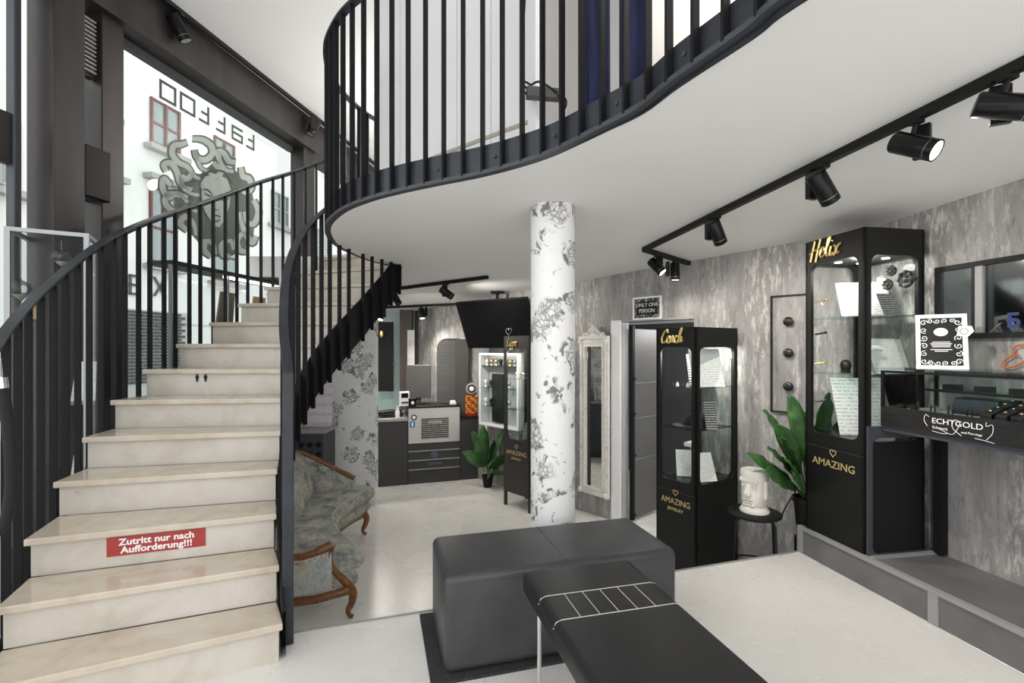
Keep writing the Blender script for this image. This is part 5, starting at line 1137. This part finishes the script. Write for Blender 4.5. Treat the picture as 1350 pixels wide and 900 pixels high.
b = MB(); sheet('white_poster', 'white poster board with faint pink marks on the punched cabinet', (-2.28,5.38,.551), V((1,0,0)), .42, .30, .04, printed('pinkish_print',(.75,.73,.76),(.6,.45,.55),4,.5), 'poster')
# ================================================================== TRACK LIGHTS
def track(label, pts, name='light_track'):
    o = thing(name, label, 'light track', V(pts[0]))
    for p, q in zip(pts, pts[1:]):
        MB().sweep([V(p), V(q)], .036, .034).build('track_rail', blackm, o)
    return o
def spot(pos, aim, label, lit=True, sc=1.0, group='track spotlights', power=1.0, box=(1,0,0)):
    pos = V(pos); aim = V(aim).normalized(); o = thing('track_spotlight', label, 'spotlight', pos, group=group)
    side = aim.cross(V((0,0,1))); side = V((1,0,0)) if side.length < .1 else side.normalized(); up = side.cross(aim)
    R = Matrix((side, up, aim)).transposed(); hc = pos+V((0,0,-.115*sc)); r = .041*sc; L = .15*sc
    MB().obox(pos+V((-.02*sc,-.02*sc,-.03*sc)), (.04*sc,0,0), (0,.04*sc,0), (0,0,.015*sc)).build('adapter', blackm, o)
    bx = -side*.058*sc; MB().obox(pos+bx-side*.012*sc-up*0+V((0,0,-.15*sc))-aim.cross(V((0,0,1))).cross(V((0,0,1))).normalized()*-.03*sc if 0 else pos+bx-side*.012*sc+V((0,0,-.15*sc))-V((aim.x,aim.y,0))*.03*sc, side*.022*sc, (V((aim.x,aim.y,0)).normalized() if V((aim.x,aim.y,0)).length > .1 else V((0,1,0)))*.055*sc, (0,0,.13*sc)).build('driver_box', blackm, o)
    MB().tube([pos+V((0,0,-.03*sc)), hc-aim*.02*sc], .009*sc, 8).build('arm', blackm, o)
    hd = MB().lathe([(r*.9,-L*.55),(r,-L*.52),(r,L*.30),(r*.93,L*.30),(r*.93,L*.33),(r,L*.33),(r,L*.5),(r*.86,L*.5),(r*.82,L*.42)], 22, hc, R).build('lamp_head', blackgloss, o, smooth=True)
    MB().lathe([(r*.935,L*.302),(r*.945,L*.327)], 22, hc, R).build('ring', alu, hd)
    MB().lathe([(r*.84,L*.47),(r*.8,L*.485),(.003,L*.49)], 20, hc, R).build('lens', lens if lit else alu, hd)
    if lit:
        ld = bpy.data.lights.new('spot_light', 'SPOT'); ld.energy = SPOT_W*power; ld.spot_size = math.radians(140); ld.spot_blend = 1.0; ld.shadow_soft_size = .03; ld.color = (1,.94,.86)
        lo = bpy.data.objects.new('spot_light', ld); COL.objects.link(lo); M = Matrix.Translation(hc+aim*L*.52-V(pos)) @ (-aim).to_track_quat('Z','Y').to_matrix().to_4x4(); lo.matrix_basis = M; lo.parent = o
    return o
def cl(px, py):                                     # point on the sloping soffit
    Y = 651.5/(HY-py+32.25); return V(((px-675)/F*Y, Y, zc(Y)))
dz = V((0,0,-.018))
k1, k2, k3 = cl(1350,76)+dz, cl(849,326)+dz, cl(910,345)+dz
k0 = k1+(k1-k2)*.3
track('long black ceiling light track turning toward the door wall', [k0, k2, k3])
def on(p, q, px):
    k = (px-675)/F; d = q-p; s = (k*p.y-p.x)/(d.x-k*d.y); return p+d*s
spot(on(k0,k2,1328), (.78,-.45,-.28), 'black spotlight cut by the right photo edge on the long track', True, 1.0, power=.4)
spot(on(k0,k2,1207), (.45,-.7,-.5), 'brightly lit black spotlight, second from the right on the long track', True, 1.0)
spot(on(k0,k2,1085), (.62,.25,-.7), 'black spotlight above the doorway side of the Helix cabinet, third from the right', True, 1.05, power=.9)
spot(on(k0,k2,945), (.5,.4,-.75), 'small black spotlight in the middle of the long track', True, 1.0)
spot(on(k2,k3,890), (.05,.05,-1), 'black spotlight hanging straight down on the short track arm', True, .95, power=.3)
spot(on(k2,k3,866), (.55,-.35,-.7), 'lit black spotlight at the track corner near the column', True, .95, power=.35)
t1, t2 = cl(520,379)+dz, cl(643,363)+dz
track('short black ceiling track in front of the television', [t1, t2])
spot(on(t1,t2,589), (.5,.3,-.35), 'spotlight on the short track in front of the television', True, 1.0, power=1.3)
spot(on(t1,t2,522), (.2,.5,-.5), 'lit spotlight beside the end of the upper stairs', True, 1.0, power=1.6)
t3, t4 = cl(500,404)+dz, cl(604,399)+dz; 
track('rear black ceiling track above the reception counter', [t3, t4])
spot(on(t3,t4,556), (.15,-.2,-.9), 'lit spotlight on the rear track above the counter', True, 1.0, power=1.5)
spot(on(t3,t4,503), (-.1,-.3,-.8), 'lit spotlight at the left end of the rear track', True, 1.0, power=1.5)
u1_, u2_ = V((-2.82,2.9,UC-.018)), V((-1.92,7.25,UC-.018)); uY = lambda px: None
ua = at(218,0,(UC-.02-EYE)*F/(HY-0)); ub = at(503,223,(UC-.02-EYE)*F/(HY-223)); ud = (ub-ua); ua = ua-ud*.15
track('black ceiling track running along the shop window', [ua, ub])
spot(on(ua,ub,237), (.35,.3,-.85), 'black spotlight near the front of the window ceiling track', False, 1.25)
spot(on(ua,ub,413), (-.3,-.25,-.85), 'black spotlight at the far end of the window ceiling track', False, 1.25)
cmp_ = thing('security_camera', 'small white dome security camera near the rear track', 'camera', cl(572,405))
q = cl(572,410); MB().lathe([(.05,0),(.05,-.03),(.04,-.05),(.01,-.06)], 16, V((q.x,q.y,zc(q.y)))).build('dome', white, cmp_, smooth=True)
# ================================================================== MEZZANINE UPPER ROOM
MZ = 2.372
w0 = V((.10,2.83,MZ)); wl = V((-.77,.64,0)); wr = V((.64,.77,0))
pt = thing('partition', 'white panelled partition standing on the mezzanine', 'partition', w0)
for i in range(5):
    MB().obox(w0+wl*(.30*i+.003), wl*.294, wr*.05, (0,0,1.78)).build('panel', white, pt)
MB().obox(w0+wl*0-wr*.012+V((0,0,.33)), wl*1.5, wr*.012, (0,0,.02)).build('base_trim', M_('beige_trim',(.42,.38,.31),.6), pt)
MB().obox(w0+wr*.05, wr*1.3, -wl*.04, (0,0,1.78)).build('return_panel', M_('warm_grey_panel',(.52,.51,.5),.6), pt)
MB().obox(w0-wl*.06-wr*.02, wl*.055, wr*.055, (0,0,1.78)).build('corner_post', white, pt)
b = MB(); b.obox(V((.60,2.42,MZ)), V((2.6,.3,0)), V((-.03,.1,0)), (0,0,1.78)); struct(b.build('wall_mezzanine', M_('beige_wall',(.72,.68,.63),.7)), 'beige wall at the right of the mezzanine', 'wall')
b = MB(); b.obox(V((-2.6,8.5,-.4)), V((7,0,0)), V((0,.1,0)), (0,0,4.6)); struct(b.build('wall_rear', white), 'pale rear wall closing the upper room', 'wall')
cur = thing('curtain', 'dark navy velvet curtain hanging behind the balcony railing', 'curtain', (.5,2.2,MZ))
for (xa, xb, ya, yb) in ((.345,.455,2.36,2.2),(.475,.575,2.17,2.02)):
    b = MB(); vs = []; K = 40
    for i in range(K+1):
        t = i/K; d = V((xb-xa,yb-ya,0)); n2 = V((-d.y,d.x,0)).normalized(); w = .025*math.sin(t*d.length*55); p = V((xa,ya,0))+d*t
        for z, kk in ((MZ+.01,1.2),(MZ+.9,1),(UC-.01,.7)): vs.append(V((p.x,p.y,z))+n2*w*kk)
    b.add(vs, [(i*3+k,i*3+3+k,i*3+4+k,i*3+1+k) for i in range(K) for k in range(2)])
    f_ = b.build('curtain_panel', blue, cur, smooth=True); sm = f_.modifiers.new('thickness','SOLIDIFY'); sm.thickness = .006
pbx = thing('power_box', 'dark grey device box with loose cables behind the balcony bars', 'device', at(716,124,2.72))
q = at(716,124,2.72); MB().box(q, (.19,.05,.06), .15).build('body', M_('device_grey',(.06,.06,.06),.5), pbx, bevel=.006)
for P in ([(697,118),(690,108),(688,60),(692,0),(690,-60)], [(735,125),(745,130),(746,140),(738,152)], [(700,112),(712,108),(735,122)], [(695,125),(689,118),(691,108),(700,112)]):
    MB().tube(smooth_path([at(x,y,2.70) for x, y in P],6), .006, 6).build('cable', blackm, pbx, smooth=True)

# lamps: curtain uplighter, plus unseen fill lamps added on rear landing and in side room
def floor_lamp(label, p, power):
    o = thing('floor_lamp', label, 'lamp', p)
    MB().lathe([(.12,0),(.12,.015),(.02,.02),(.012,.05),(.012,.95)], 20).build('stand', blackm, o, smooth=True, world=False)
    MB().lathe([(.02,.93),(.10,1.0),(.12,1.06),(.11,1.06),(.09,1.01)], 20).build('lamp_shade', white, o, smooth=True, world=False)
    MB().ell((0,0,1.06), (.03,.03,.04), 10, 6).build('bulb', lens, o, smooth=True, world=False)
    ld = bpy.data.lights.new('lamp_light', 'POINT'); ld.energy = power; ld.shadow_soft_size = .08; ld.color = (1,.95,.88)
    lo = bpy.data.objects.new('lamp_light', ld); COL.objects.link(lo); lo.location = (0,0,1.15); lo.parent = o
floor_lamp('uplighter floor lamp beside the navy curtain on the mezzanine', (1.25,1.75,MZ), 28)
floor_lamp('unseen fill floor lamp added on the rear mezzanine landing', (-.6,5.6,MZ), 90)  # added out of sight to brighten the upper ceiling
o = thing('side_room_fill_lamp', 'unseen ceiling lamp added to brighten the side room behind the doorway', 'lamp', Wp(1.0,1.75,.9))  # added fill, not visible; makes the side room brighter
MB().lathe([(.14,0),(.14,-.03),(.12,-.05)], 20).build('housing', white, o, world=False); MB().lathe([(.11,-.05),(.02,-.06)], 20).build('diffuser', lens, o, world=False)
ld = bpy.data.lights.new('lamp_light', 'POINT'); ld.energy = 18; ld.shadow_soft_size = .1; lo = bpy.data.objects.new('lamp_light', ld); COL.objects.link(lo); lo.location = (0,0,-.12); lo.parent = o
